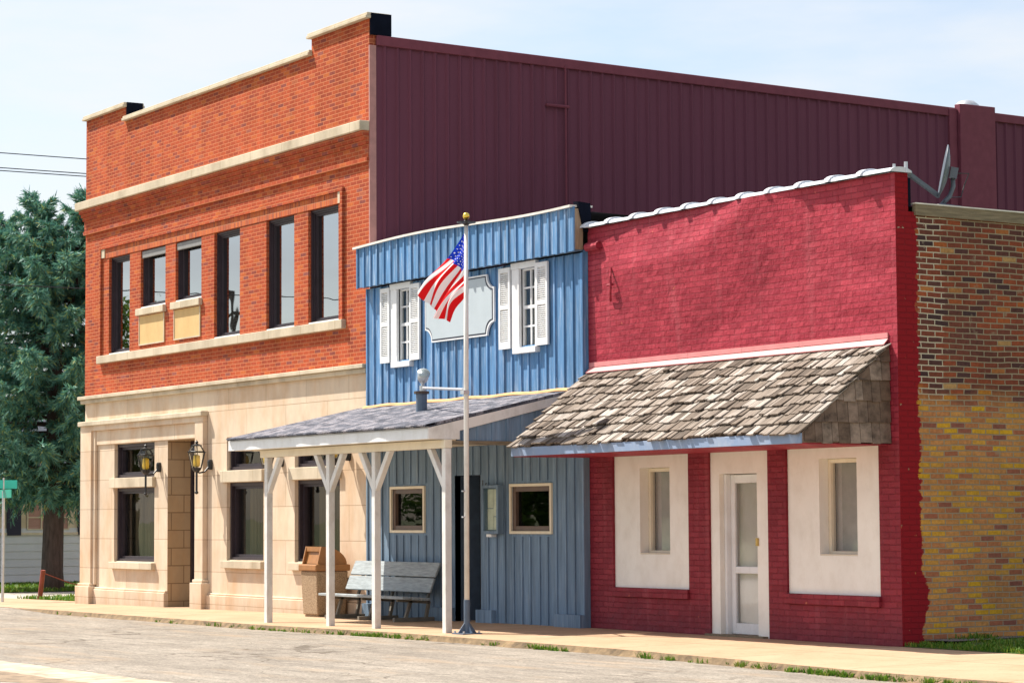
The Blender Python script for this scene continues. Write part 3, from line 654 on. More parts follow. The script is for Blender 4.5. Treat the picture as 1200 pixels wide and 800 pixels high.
for a, b in ((-13.01, -12.72), (-10.87, -10.205), (-9.435, -8.98), (-7.28, HX1 + .012)): m.box(a, b, YB - .10, YB - .0005, -.2, 0.175)
m.build('lower_wall', 'shadedblue', blue)
# door recess
m = mb(); m.poly([(DR[0], YB, -.2), (DR[0], 0.42, -.2), (DR[0], 0.42, 2.18), (DR[0], YB, 2.18)]); m.poly([(DR[1], YB, -.2), (DR[1], 0.42, -.2), (DR[1], 0.42, 2.18), (DR[1], YB, 2.18)]); m.poly([(DR[0], YB, 2.179), (DR[1], YB, 2.179), (DR[1], .42, 2.179), (DR[0], .42, 2.179)]); m.build('door_recess', 'poleblue', blue)
m = mb(); m.box(DR[0] + .005, DR[1] - .005, 0.36, 0.41, -0.05, 2.17); dd = m.build('door', 'interior', blue); B1('handle', 'brass', dd, (DR[1] - .14, DR[1] - .08, 0.30, 0.358, 0.95, 1.02))
B1('door_panel', 'bronze', dd, (DR[0] + .34, DR[0] + .37, 0.35, 0.358, 0.25, 2.0))
# lower windows
for x0, x1, z0, z1 in LW:
    m = mb(); m.ring(x0 - .045, x1 + .045, z0 - .04, z1 + .04, YB - .035, YB + .03, 0.042); w = m.build('window', 'cream', blue, bevel=0.004)
    m = mb(); m.ring(x0, x1, z0, z1, YB + .005, YB + .09, 0.075); m.build('inner_frame', 'bronze', w, bevel=0.004)
    gq = mb(); gq.poly([(x0 + .07, YB + .06, z0 + .07), (x1 - .07, YB + .06, z0 + .07), (x1 - .07, YB + .06, z1 - .07), (x0 + .07, YB + .06, z1 - .07)]); gq.build('pane', 'teal_glass', w)
# shuttered windows
def shutter(x0, x1, par):
    m = mb(); z0, z1 = 4.015, 5.215; y0, y1 = YB - .065, YB - .03
    m.box(x0, x0 + .045, y0, y1, z0, z1); m.box(x1 - .045, x1, y0, y1, z0, z1)
    for a, b in ((z0, z0 + .11), (z1 - .07, z1), (4.60, 4.67)): m.box(x0 + .045, x1 - .045, y0 + .001, y1 - .001, a, b)
    z = z0 + .125
    while z < z1 - .085:
        if not 4.575 < z < 4.675:
            m.hexa([(x0 + .045, y0 + .004, z), (x1 - .045, y0 + .004, z), (x1 - .045, y1 - .004, z + .018), (x0 + .045, y1 - .004, z + .018), (x0 + .045, y0 + .004, z + .007), (x1 - .045, y0 + .004, z + .007), (x1 - .045, y1 - .004, z + .025), (x0 + .045, y1 - .004, z + .025)])
        z += .030
    m.box(x0 + .045, x1 - .045, YB - .03, YB - .0255, z0 + .1, z1 - .06)
    m.build('shutter', 'white', par)
for (x0, x1, z0, z1), sL, sR in zip(BWN, ((-12.44, -12.145), (-8.79, -8.475)), ((-11.485, -11.17), (-7.765, -7.45))):
    m = mb(); m.box(x0 - .20, x0, YB - .045, YB + .06, z0 - .03, z1); m.box(x1, x1 + .035, YB - .045, YB + .06, z0 - .03, z1); m.box(x0 - .21, x1 + .045, YB - .055, YB + .05, z1 + .001, z1 + .095)
    m.box(x0 - .13, x1 + .07, YB - .085, YB + .05, z0 - .115, z0 - .031)
    w = m.build('window', 'white', blue, bevel=0.004)
    m = mb(); m.ring(x0, x1, z0 - .03, z1, YB + .02, YB + .07, 0.03); xc = (x0 + x1) / 2; m.box(xc - .013, xc + .013, YB + .03, YB + .06, z0, z1 - .03)
    zs = [z0 + (z1 - z0) * k / 4 for k in (1, 2, 3)]
    for k, z in enumerate(zs): m.box(x0 + .03, x1 - .03, YB + .031, YB + .061, z - (.024 if k == 1 else .013), z + (.024 if k == 1 else .013))
    m.build('sash', 'white', w)
    gq = mb(); gq.poly([(x0 + .02, YB + .05, z0), (x1 - .02, YB + .05, z0), (x1 - .02, YB + .05, z1 - .02), (x0 + .02, YB + .05, z1 - .02)]); gq.build('pane', 'shop_glass', w)
    shutter(*sL, blue); shutter(*sR, blue)
m = mb(); m.poly([(HX0, 0.5, -.2), (HX1, 0.5, -.2), (HX1, 0.5, 5.2), (HX0, 0.5, 5.2)]); m.build('interior', 'interior', blue)
# cornice
CY = -0.24; CX0, CX1 = -13.06, -6.60
m = mb()
def sag(x): return 5.93 + 0.035 * math.cos((x + 11) * 0.9)
nn = 26
for i in range(nn):
    a = CX0 + (CX1 - CX0) * i / nn; b = CX0 + (CX1 - CX0) * (i + 1) / nn
    m.hexa([(a, CY, 5.275), (b, CY, 5.275), (b, CY + .025, 5.275), (a, CY + .025, 5.275), (a, CY, sag(a)), (b, CY, sag(b)), (b, CY + .025, sag(b)), (a, CY + .025, sag(a))])
x = CX0 + .03
while x < CX1 - .06: m.box(x, x + .042, CY - .022, CY - .001, 5.262, sag(x) - .004); x += 0.222
m.build('cornice', 'blue', blue)
B1('cornice_end', 'rawwood', blue, (CX1 - .022, CX1, CY + .026, YB, 5.30, 5.88)); B1('cornice_soffit', 'shadedblue', blue, (CX0, CX1 - .023, CY + .026, YB, 5.285, 5.30))
m = mb()
for i in range(nn):
    a = CX0 - .05 + (CX1 - CX0 + .03) * i / nn; b = CX0 - .05 + (CX1 - CX0 + .03) * (i + 1) / nn
    m.hexa([(a, CY - .05, sag(a) - .012), (b, CY - .05, sag(b) - .012), (b, 0.1, sag(b) + .004), (a, 0.1, sag(a) + .004), (a, CY - .05, sag(a) + .022), (b, CY - .05, sag(b) + .022), (b, 0.1, sag(b) + .03), (a, 0.1, sag(a) + .03)])
m.build('cornice_flashing', 'paleflash', blue)
m = mb(); m.hexa([(CX1 - .06, YB + .002, 5.55), (CX1 + .02, YB + .002, 5.55), (CX1 + .02, .06, 5.55), (CX1 - .06, .06, 5.55), (CX1 - .10, YB - .10, 5.985), (CX1 + .03, YB - .10, 5.975), (CX1 + .03, .03, 5.96), (CX1 - .10, .03, 5.97)]); m.build('roof_membrane', 'tar', blue)
m = mb(); m.poly([(HX0, 0.1, 5.85), (HX1, 0.1, 5.85), (HX1, 14, 5.5), (HX0, 14, 5.5)]); m.build('roof', 'roofing', blue)
# house number by the door
def text_part(body, size, loc, mat, parent, rz=0.0, ext=0.004):
    cu = bpy.data.curves.new('numeral', 'FONT'); cu.body = body; cu.size = size; cu.extrude = ext
    t = bpy.data.objects.new('numeral', cu); COL.objects.link(t); bpy.context.view_layer.update()
    dg = bpy.context.evaluated_depsgraph_get(); me = bpy.data.meshes.new_from_object(t.evaluated_get(dg)); COL.objects.unlink(t); bpy.data.objects.remove(t)
    me.materials.clear(); me.materials.append(MT[mat]); o = bpy.data.objects.new('numeral', me); COL.objects.link(o)
    o.parent = parent; o.location = Vector(loc) - world_loc(parent); o.rotation_euler = (R(90), 0, rz); return o
text_part('1', 0.13, (-9.36, YB - .028, 2.01), 'black', blue); text_part('6', 0.13, (-9.27, YB - .028, 1.97), 'black', blue)
# porch
PX0, PX1, PYF = -13.30, -6.99, -2.40
def prz(y): return 3.345 + 0.2165 * (y)                                               # top of shingles
m = mb(); m.hexa([(PX0, PYF - .03, prz(PYF) - .05), (PX1 + .03, PYF - .03, prz(PYF) - .05), (PX1 + .03, YB - .003, prz(0) - .05), (PX0, YB - .003, prz(0) - .05), (PX0, PYF - .03, prz(PYF) - .01), (PX1 + .03, PYF - .03, prz(PYF) - .01), (PX1 + .03, YB - .003, prz(0) - .012), (PX0, YB - .003, prz(0) - .012)])
x = PX0
while x < PX1 + .02:
    w = .07; o_ = .012 + .010 * math.sin(x * 3.1) + .008 * math.sin(x * 7.7 + 1) + random.uniform(0, .004); x2 = min(x + w, PX1 + .03)
    m.hexa([(x, PYF - .045 - o_, prz(PYF) - .035), (x2, PYF - .045 - o_, prz(PYF) - .035), (x2, PYF + .1, prz(PYF) - .012), (x, PYF + .1, prz(PYF) - .012), (x, PYF - .045 - o_, prz(PYF) - .018), (x2, PYF - .045 - o_, prz(PYF) - .018), (x2, PYF + .1, prz(PYF) + .014), (x, PYF + .1, prz(PYF) + .014)]); x = x2
porch = m.build('porch_roof', 'asphshingle', blue)
m = mb(); m.box(PX0, PX1, PYF, PYF + .03, 2.615, 2.765); m.box(PX0, PX1, PYF + .012, PYF + .032, 2.766, 2.80); m.build('fascia', 'white', porch, bevel=0.004)
m = mb(); m.prism_x(PX1 + .001, PX1 + .03, [(PYF, 2.615), (-1.90, 2.615), (-1.90, 2.735), (YB, 3.17), (YB, prz(0) - .055), (PYF, prz(PYF) - .055)]); m.build('rake_board', 'postwhite', porch, bevel=0.003)
m = mb(); m.prism_x(PX0 - .03, PX0 - .001, [(PYF, 2.615), (-1.90, 2.615), (-1.90, 2.735), (YB, 3.17), (YB, prz(0) - .055), (PYF, prz(PYF) - .055)]); m.build('rake_board', 'postwhite', porch)
m = mb(); m.prism_x(PX1 - .03, PX1 - .004, [(-1.93, 2.60), (YB - .03, 2.60), (YB - .03, 3.19), (-1.93, 2.78)])
y = -1.85
while y < -0.2: m.box(PX1 - .003, PX1 + .014, y, y + .04, 2.60, prz(y) - .12); y += .24
m.build('gable_board', 'shadedblue', porch); B1('gable_trim', 'greywood', porch, (PX1 - .04, PX1 + .02, -2.04, YB - .035, 2.545, 2.598))
B1('soffit', 'cream', porch, (PX0 + .01, PX1 - .035, PYF + .035, -2.17, 2.618, 2.63), (PX0 + .01, PX1 - .035, -2.02, YB - .026, 2.618, 2.63))
B1('beam', 'cream', porch, (-12.68, -6.93, -2.16, -2.04, 2.495, 2.612), bevel=0.005)
m = mb(); n = 40
for i in range(n):
    a = HX0 + (HX1 - HX0) * i / n; b = HX0 + (HX1 - HX0) * (i + 1) / n; za = 3.352 + .008 * math.sin(a * 5); zb = 3.352 + .008 * math.sin(b * 5)
    m.hexa([(a, YB - .08, za - .03), (b, YB - .08, zb - .03), (b, YB - .023, zb - .03), (a, YB - .023, za - .03), (a, YB - .07, za), (b, YB - .07, zb), (b, YB - .023, zb + .015), (a, YB - .023, za + .015)])
m.build('roof_flashing', 'rustflash', porch)
for px, br in ((-12.50, (1,)), (-10.42, (-1, 1)), (-9.00, (-1, 1)), (-6.985, (-1,))):
    m = mb(); m.box(px - .05, px + .05, -2.15, -2.05, walkz(px, -2.1) - .02, 2.494); m.build('post', 'postwhite', porch, bevel=0.006)
    for s_ in br:
        m = mb(); m.hexa([(px + s_ * .051, -2.14, 1.93), (px + s_ * .051, -2.14, 2.07), (px + s_ * .051, -2.06, 2.07), (px + s_ * .051, -2.06, 1.93), (px + s_ * .48, -2.14, 2.493), (px + s_ * .37, -2.14, 2.493), (px + s_ * .37, -2.06, 2.493), (px + s_ * .48, -2.06, 2.493)]); m.build('brace', 'postwhite', porch, bevel=0.004)
# vent pipe with flood light
m = mb(); m.tube([(-9.6, -1.0, 3.10), (-9.6, -1.0, 3.38)], 0.085, 14); vp = m.build('vent_pipe', 'poleblue', porch, smooth=False); m = mb(); m.tube([(-9.6, -1.0, 3.381), (-9.6, -1.0, 3.42)], 0.115, 14); m.build('vent_cap', 'cap', porch)

# ------------------------------------------------------------------ red shop
red = thing('red_shop', (-3.3, 0, 0), 'crimson painted brick shop with wood shake awning and white front panels', 'building')
RX0 = -6.60
def bulge(x, z):  # wall shaped to lean back above a line, making a pale sunlit band
    def g(a, b, sx, sz): return math.exp(-((x - a) / sx) ** 2 - ((z - b) / sz) ** 2)
    line = lerp([(-6.5, 5.05), (-5.5, 4.97), (-4.7, 4.97), (-3.9, 5.07), (-3.2, 5.31), (-2.4, 5.74), (-1.9, 5.9)], x)
    t = z - line; s1 = 0.0; env = 0.125 * math.exp(-max(0, (x + 2.5)) ** 2 / 1.0)
    lean = -env * (math.exp(-t / 0.55) if t > 0 else max(0.0, 1 + t / 1.25))
    rough = 0.0
    if x > -1.3: rough = 0.012 * math.sin(z * 9 + x * 2) * math.exp(-((x + 0.5) / 0.6) ** 2) * (1 if z > 3.7 else 0)
    edge = min(1, max(0, -x / 0.25)) * min(1, (x - RX0) / 1.3)
    return (s1 + lean + rough) * edge
PAN = [(-6.03, -4.25, 0.575, 2.42), (-3.79, -2.54, -0.2, 2.42), (-2.17, -0.38, 0.575, 2.42)]
m = mb(); m.wall(RX0, 0.0, 2.42, 5.60, 0.0, (), 0.1, step=0.07, disp=bulge); m.build('upper_front', 'redpaint', red, smooth=True)
m = mb(); m.wall(RX0, 0.0, -0.2, 2.419, 0.0, PAN, 0.07); m.build('lower_front', 'shadedred', red)
m = mb()
m.poly([(0, 0, -.2), (0, 14, -.2), (0, 14, 5.14), (0, 0.001, 5.14)]); m.poly([(0, 0, 5.14), (0, 0.20, 5.14), (0, 0.20, 5.60), (0, 0, 5.60)])
m.build('side_wall', 'oldbrick', red)
m = mb(); m.poly([(RX0, 0.2, 5.1), (0, 0.2, 5.1), (0, 0.2, 5.6), (RX0, 0.2, 5.6)]); m.poly([(RX0, 0, 5.6), (0, 0, 5.6), (0, 0.2, 5.6), (RX0, 0.2, 5.6)]); m.box(-.20, .004, 0.201, 0.24, 5.2, 5.54); m.build('parapet_back', 'tar', red)
m = mb(); m.poly([(RX0, .2, 5.21), (-.04, .2, 5.21), (-.04, 14, 5.12), (RX0, 14, 5.12)]); m.poly([(RX0, 14, -.2), (0, 14, -.2), (0, 14, 5.14), (RX0, 14, 5.14)]); m.build('roof', 'roofing', red)
m = mb(); m.hexa([(-.03, 0.29, 5.10), (.03, 0.29, 5.10), (.03, 14, 5.03), (-.03, 14, 5.03), (-.03, 0.29, 5.232), (.03, 0.29, 5.232), (.03, 14, 5.16), (-.03, 14, 5.16)]); m.build('roof_edge_board', 'greywood', red)
m = mb(); m.hexa([(-.10, 0.28, 5.234), (.04, 0.28, 5.234), (.04, 14, 5.162), (-.10, 14, 5.162), (-.10, 0.28, 5.25), (.04, 0.28, 5.25), (.04, 14, 5.178), (-.10, 14, 5.178)]); m.build('roof_edge_strip', 'paleflash', red)
# coping of half round tiles
m = mb(); 
def tile(xa, xb, r0, r1):
    vs = []; N = 12
    for x_, r_ in ((xa, r0), (xb, r1)):
        for k in range(N + 1):
            a = math.pi * k / N; vs.append((x_, 0.075 - math.cos(a) * (0.18 + r_), 5.602 + math.sin(a) * (0.075 + r_)))
    m.mesh(vs, [(k, k + 1, N + 2 + k, N + 1 + k) for k in range(N)] + [tuple(range(N + 1)), tuple(range(2 * N + 1, N, -1))])
x = RX0 - .02; k = 0
while x < -0.02:
    xe = min(x + 0.605, 0.03); tile(x, x + .09, 0.028, 0.026); tile(x + .0901, xe, 0.0, -0.012); x += 0.605
m.build('tile_coping', 'tile', red)
m = mb(); m.tube([(-.03, .02, 5.62), (-.03, .02, 5.70)], 0.018, 8); m.build('coping_bracket', 'galv', red); m = mb(); m.tube([(.02, .16, 5.60), (.02, .16, 5.73)], 0.022, 8); m.build('coping_bracket', 'galv', red)
# awning
AX0, AX1, AY, AZF, AZT = -6.48, -0.15, -1.33, 2.50, 3.555
m = mb(); m.prism_x(AX0, AX1, [(AY, AZF - .12), (-.003, AZF - .11), (-.003, AZT), (AY, AZF)]); aw = m.build('awning', 'sideshake', red)
B1('fascia', 'trimblue', aw, (AX0 - .02, AX1 + .005, AY - .03, AY - .002, 2.372, 2.492), bevel=0.004)
B1('soffit', 'redpaint', aw, (AX0, AX1, AY, -.004, 2.365, 2.378))
m = mb(); rows = 9; sl = math.hypot(AY, AZT - AZF); dy, dz = -AY / sl, (AZT - AZF) / sl; ny, nz_ = -dz, dy
for r_ in range(rows):
    s0 = r_ * (sl / rows) - .05; x = AX0 - .05 - random.uniform(0, .1)
    while x < AX1 + .02:
        w = random.choice((.07, .09, .11, .13, .16)) * random.uniform(.9, 1.1); x2 = min(x + w, AX1 + .045)
        a = s0 + random.uniform(-.028, .028) + .02 * math.sin(x * 3 + r_); b = s0 + sl / rows * 1.75
        b = min(b, sl + .01); h0 = .055 + random.uniform(-.012, .018); h1 = .012
        def P(s_, h): return (AY + dy * s_ + ny * h, AZF + dz * s_ + nz_ * h)
        (ya, za), (yb, zb), (yc, zc), (yd, zd) = P(a, h0 - .022), P(b, .001), P(b, h1), P(a, h0)
        sk = random.uniform(-.008, .008); g_ = .006
        m.hexa([(x + g_, ya, za), (x2 - g_, ya, za), (x2 - g_ + sk, yb, zb), (x + g_ + sk, yb, zb), (x + g_, yd, zd), (x2 - g_, yd, zd), (x2 - g_ + sk, yc, zc), (x + g_ + sk, yc, zc)])
        x = x2 + .002
m.build('roof_shakes', 'shake', aw)
# end shakes: clipped to the triangle under the slope
m = mb(); zrow = [2.385, 2.63, 2.88, 3.12, 3.36]
def yslope(z): return AY + (z - AZF) / (AZT - AZF) * (-AY) if z > AZF else AY
for z0, z1 in zip(zrow, zrow[1:] + [3.6]):
    y = -0.01
    while y > AY + .02:
        w = random.uniform(.10, .19); y2 = max(y - w, AY + .01); zb = z0 + random.uniform(-.014, .014)
        top = min(z1 + .03, AZF + (AZT - AZF) * (y2 - AY) / -AY - .01); top2 = min(z1 + .03, AZF + (AZT - AZF) * (y - AY) / -AY - .01)
        top2 = max(top2, zb + .01)
        if top > zb + .02 or top2 > zb + .03:
            top = max(top, zb + .005)
            xo = AX1 + .028 + random.uniform(0, .008)
            m.hexa([(AX1 + .002, y - .004, zb), (xo, y - .004, zb), (xo, y2 + .003, zb), (AX1 + .002, y2 + .003, zb), (AX1 + .002, y - .004, top2), (AX1 + .010, y - .004, top2), (AX1 + .010, y2 + .003, top), (AX1 + .002, y2 + .003, top)])
        y = y2
m.build('end_shakes', 'sideshake', aw)
m = mb(); x = -6.57
while x < -0.2:
    xb = min(x + 1.18, -0.16); m.hexa([(x, -.075, 3.545), (xb, -.075, 3.545), (xb, -.004, 3.62), (x, -.004, 3.62), (x, -.08, 3.56), (xb, -.08, 3.56), (xb, -.004, 3.635), (x, -.004, 3.635)]); m.box(x, xb, -.016, -.003, 3.636, 3.70); x = xb + .003
m.build('wall_flashing', 'flashing', aw)
# white panels, windows, door
def red_window(pan, x0, x1, z0, z1):
    m = mb(); m.wall(pan[0] + .002, pan[1] - .002, pan[2] + .002, pan[3] - .001, 0.035, [(x0, x1, z0, z1)], 0.20); p = m.build('front_panel', 'stucco', red)
    m = mb(); m.ring(x0 + .003, x1 - .003, z0 + .003, z1 - .003, 0.175, 0.25, 0.05); m.box(x0 - .0, x1 + .0, 0.04, 0.17, z0 + .001, z0 + .018)
    w = m.build('window', 'cream', red, bevel=0.003)
    gq = mb(); gq.poly([(x0 + .04, 0.215, z0 + .04), (x1 - .04, 0.215, z0 + .04), (x1 - .04, 0.215, z1 - .04), (x0 + .04, 0.215, z1 - .04)]); gq.build('pane', 'front_glass', w)
    bq = mb(); bq.poly([(x0, 0.30, z0), (x1, 0.30, z0), (x1, 0.30, z1), (x0, 0.30, z1)]); bq.build('blind', 'blind', w)
    B1('panel_sill', 'shadedred', red, (pan[0] - .01, pan[1] + .02, -0.045, 0.034, pan[2] - .125, pan[2] - .002), bevel=0.005)
red_window(PAN[0], -5.42, -4.72, 1.03, 2.20); red_window(PAN[2], -1.55, -0.83, 1.05, 2.235)
pan = PAN[1]; m = mb(); m.wall(pan[0] + .002, pan[1] - .002, pan[2], pan[3] - .001, 0.03, [(-3.60, -2.80, -.19, 2.085)], 0.24); m.build('door_surround', 'stucco', red)
m = mb(); m.ring(-3.545, -2.80, 0.02, 2.075, 0.17, 0.215, 0.085, wb=0.14, wt=0.11); m.box(-3.46, -2.885, 0.172, 0.213, 0.80, 0.89); m.box(-3.598, -3.546, 0.10, 0.26, 0, 2.08)
dd = m.build('door', 'white', red, bevel=0.006)
gq = mb(); gq.poly([(-3.46, 0.19, 0.16), (-2.885, 0.19, 0.16), (-2.885, 0.19, 0.80), (-3.46, 0.19, 0.80)]); gq.poly([(-3.46, 0.19, 0.89), (-2.885, 0.19, 0.89), (-2.885, 0.19, 1.965), (-3.46, 0.19, 1.965)]); gq.build('pane', 'front_glass', dd)
B1('inner_door', 'stucco', dd, (-3.598, -2.802, 0.262, 0.29, 0.0, 2.08)); B1('handle', 'black', dd, (-2.90, -2.86, 0.13, 0.169, 0.90, 0.95)); B1('hinge', 'brass', red, (-2.81, -2.77, 0.005, 0.029, 1.16, 1.26)); B1('threshold', 'greywood', red, (-3.85, -2.6, -0.05, 0.1, -.02, 0.02))
m = mb(); m.poly([(RX0, 0.62, -.2), (-.1, 0.62, -.2), (-.1, 0.62, 5.0), (RX0, 0.62, 5.0)]); m.build('interior', 'interior', red)
m = mb(); m.tube([(-6.53, -.06, 5.325), (-6.22, -.06, 5.325)], 0.06, 10); m.build('wall_bracket', 'redpaint', red); m = mb(); m.tube([(-5.92, -.07, 4.98), (-5.86, -.12, 4.85), (-5.84, -.13, 4.72), (-5.88, -.11, 4.62), (-5.95, -.06, 4.52)], 0.016, 6); m.tube([(-5.95, -.11, 4.74), (-5.82, -.11, 4.74)], 0.018, 6); m.build('wall_hook', 'redpaint', red)

# ------------------------------------------------------------------ wall lamps
def wall_lamp(x, z, label):
    t = thing('wall_lamp', (x, 0, z), label, 'lamp', 'black wall lanterns on the limestone front')
    lx, ly = x - 0.0, -0.30
    m = mb(); m.lathe((x, -.025, z - .09), [(0.04, 0), (0.055, 0.03), (0.055, 0.15), (0.04, 0.18)], 8); m.tube([(x, -.05, z - .03), (x, -.14, z - .13), (x, -.24, z - .15), (lx, ly, z - .13)], 0.016, 8); m.build('bracket', 'black', t)
    m = mb(); m.tube([(lx, ly, z - .50), (lx, ly, z - .12)], 0.022, 8); m.lathe((lx, ly, z - .54), [(.012, 0), (.034, .02), (.034, .045), (.012, .06)], 10); m.lathe((lx, ly, z - .14), [(.03, 0), (.07, .03), (.085, .06), (.10, .085)], 8)
    m.lathe((lx, ly, z + .215), [(.165, 0), (.185, .008), (.185, .022), (.15, .03)], 6)
    for k in range(6):
        a = 2 * math.pi * (k + .5) / 6; c, s_ = math.cos(a), math.sin(a)
        m.bar((lx + .095 * c, ly + .095 * s_, z - .06), (lx + .165 * c, ly + .165 * s_, z + .215), .012, .012); m.bar((lx + .16 * c, ly + .16 * s_, z + .23), (lx + .085 * c, ly + .085 * s_, z + .34), .012, .012)
    m.lathe((lx, ly, z + .34), [(.10, 0), (.10, .015), (.05, .03), (.02, .045), (.032, .06), (.032, .075), (.01, .095), (.003, .115)], 10); m.build('lantern_frame', 'black', t)
    m = mb(); m.lathe((lx, ly, z), [(.088, -.05), (.155, .214)], 6); m.lathe((lx, ly, z), [(.148, .24), (.080, .335)], 6); m.build('lantern_glass', 'lamp_glass', t)
    m = mb(); m.lathe((lx, ly, z - .05), [(.03, 0), (.062, .03), (.066, .12), (.060, .21), (.02, .235)], 12); m.build('lamp_shade', 'lampyellow', t, smooth=True)
    return t
wall_lamp(-21.45, 2.54, 'black lantern left of the recessed entry, in front of the first shop window')
wall_lamp(-19.13, 2.54, 'black lantern just right of the recessed entry, on the narrow stone pier')
wall_lamp(-16.22, 2.53, 'black lantern between the two windows behind the porch, mostly hidden by its corner')
wall_lamp(-13.75, 2.58, 'black lantern beside the blue shop wall, half hidden behind a porch brace')

# ------------------------------------------------------------------ sign board and notice case
t = thing('sign_board', (-9.95, YB, 4.7), 'blank white notched sign board with dark border between the shuttered windows', 'sign')
def notched(x0, x1, z0, z1, r_):
    o = []
    for cx, cz, a0 in ((x1, z1, 270), (x0, z1, 360), (x0, z0, 90), (x1, z0, 180)):
        for k in range(9):
            a = R(a0 - 90 * k / 8); o.append((cx + r_ * math.cos(a), cz + r_ * math.sin(a)))
    return o
def notch(x0, x1, z0, z1, r_):
    o = []
    for cx, cz, a0, a1 in ((x1, z1, 270, 180), (x0, z1, 360, 270), (x0, z0, 90, 0), (x1, z0, 180, 90)):
        for k in range(9):
            a = R(a0 + (a1 - a0) * k / 8); o.append((cx + r_ * math.cos(a), cz + r_ * math.sin(a)))
    return o
m = mb(); m.prism_y(YB - .055, YB - .023, notch(-11.00, -8.94, 4.25, 5.17, .20)); m.build('backing', 'white', t)
m = mb(); m.prism_y(YB - .058, YB - .0555, notch(-10.975, -8.965, 4.275, 5.145, .20)); m.build('border', 'navy', t)
m = mb(); m.prism_y(YB - .062, YB - .0585, notch(-10.955, -8.985, 4.295, 5.125, .195)); m.build('face', 'signwhite', t)
t = thing('notice_case', (-8.97, YB, 1.65), 'shallow grey notice case with pale papers between the door and the right window', 'notice board')
m = mb(); m.ring(-9.20, -8.74, 1.30, 2.02, YB - .13, YB - .024, .045); m.box(-9.155, -8.785, YB - .05, YB - .0245, 1.345, 1.975); m.build('case', 'shadedblue', t, bevel=.005)
m = mb(); m.box(-9.14, -8.99, YB - .056, YB - .051, 1.68, 1.96); m.box(-8.975, -8.80, YB - .057, YB - .0515, 1.56, 1.96); m.box(-9.14, -8.98, YB - .0575, YB - .052, 1.36, 1.67); m.box(-8.97, -8.80, YB - .056, YB - .051, 1.36, 1.55); m.build('papers', 'paper', t)
gq = mb(); gq.poly([(-9.155, YB - .11, 1.345), (-8.785, YB - .11, 1.345), (-8.785, YB - .11, 1.975), (-9.155, YB - .11, 1.975)]); gq.build('pane', 'lamp_glass', t)
B1('tray', 'white', t, (-9.08, -8.94, YB - .12, YB - .03, 1.255, 1.295))

# ------------------------------------------------------------------ flag pole, flag, flood light
FX, FY = -6.54, -2.05; gz = walkz(FX, FY)
t = thing('flag_pole', (FX, FY, gz), 'slender white flag pole with gold ball and dark blue bolted foot', 'flag pole')
m = mb(); m.tube([(FX, FY, 0.43), (FX + .01, FY, 3.6), (FX + .03, FY, 5.52)], [.036, .034, .027], 14); m.build('pole', 'postwhite', t, smooth=True)
m = mb(); m.tube([(FX, FY, gz + .01), (FX, FY, 0.43)], .043, 14); m.build('sleeve', 'poleblue', t)
m = mb(); m.box(FX - .15, FX + .15, FY - .15, FY + .15, gz - .005, gz + .014)
for a in range(4):
    c, s_ = math.cos(a * math.pi / 2), math.sin(a * math.pi / 2); p = Vector((FX, FY, gz)); d = Vector((c, s_, 0)); n_ = Vector((-s_, c, 0)) * .007
    q = [p + d * .04 + Vector((0, 0, .014)), p + d * .145 + Vector((0, 0, .014)), p + d * .04 + Vector((0, 0, .15))]
    m.mesh([v - n_ for v in q] + [v + n_ for v in q], [(0, 1, 2), (5, 4, 3), (0, 3, 4, 1), (1, 4, 5, 2), (2, 5, 3, 0)])
m.build('foot', 'poleblue', t)
m = mb()
for sx in (-1, 1):
    for sy in (-1, 1): m.tube([(FX + sx * .12, FY + sy * .12, gz + .014), (FX + sx * .12, FY + sy * .12, gz + .04)], .014, 6)
m.build('foot_bolts', 'galv', t)
m = mb(); m.lathe((FX + .03, FY, 5.52), [(.027, 0), (.05, .02), (.13, .035), (.13, .05), (.04, .06), (.015, .08)], 14); m.build('truck', 'black', t)
m = mb(); m.lathe((FX + .03, FY, 5.60), [(.010, 0), (.032, .01), (.046, .032), (.048, .05), (.042, .074), (.024, .092), (.003, .098)], 14); m.build('finial', 'gold', t, smooth=True)
m = mb(); m.tube([(FX - .03, FY - .02, 3.28), (-9.45, -1.06, 3.46)], .02, 8); m.build('stay_bar', 'galv', t)
m = mb(); m.bar((FX - .04, FY - .02, 3.24), (FX + .05, FY - .02, 3.24), .09, .05); m.bar((FX - .02, FY - .05, 1.90), (FX + .02, FY - .05, 1.90), .03, .02); m.bar((FX - .02, FY - .05, 1.55), (FX + .02, FY - .05, 1.55), .03, .02); m.build('clamp', 'galv', t)
t = thing('flood_light', (-9.52, -1.02, 3.42), 'small silver flood light standing on the vent pipe of the porch roof', 'light')
m = mb(); m.tube([(-9.56, -1.0, 3.422), (-9.56, -1.0, 3.50)], .05, 10); m.tube([(-9.56, -1.0, 3.5), (-9.53, -1.02, 3.56)], .025, 8); m.build('base', 'galv', t)
m = mb(); a = Vector((-9.60, -0.99, 3.56)); b = Vector((-9.44, -1.05, 3.68)); m.tube([a, a.lerp(b, .3), b], [.04, .075, .095], 12); m.build('housing', 'galv', t, smooth=True); m = mb(); m.tube([b + (b - a) * .01, b + (b - a) * .04], .088, 12); m.build('lens', 'lamp_glass', t)

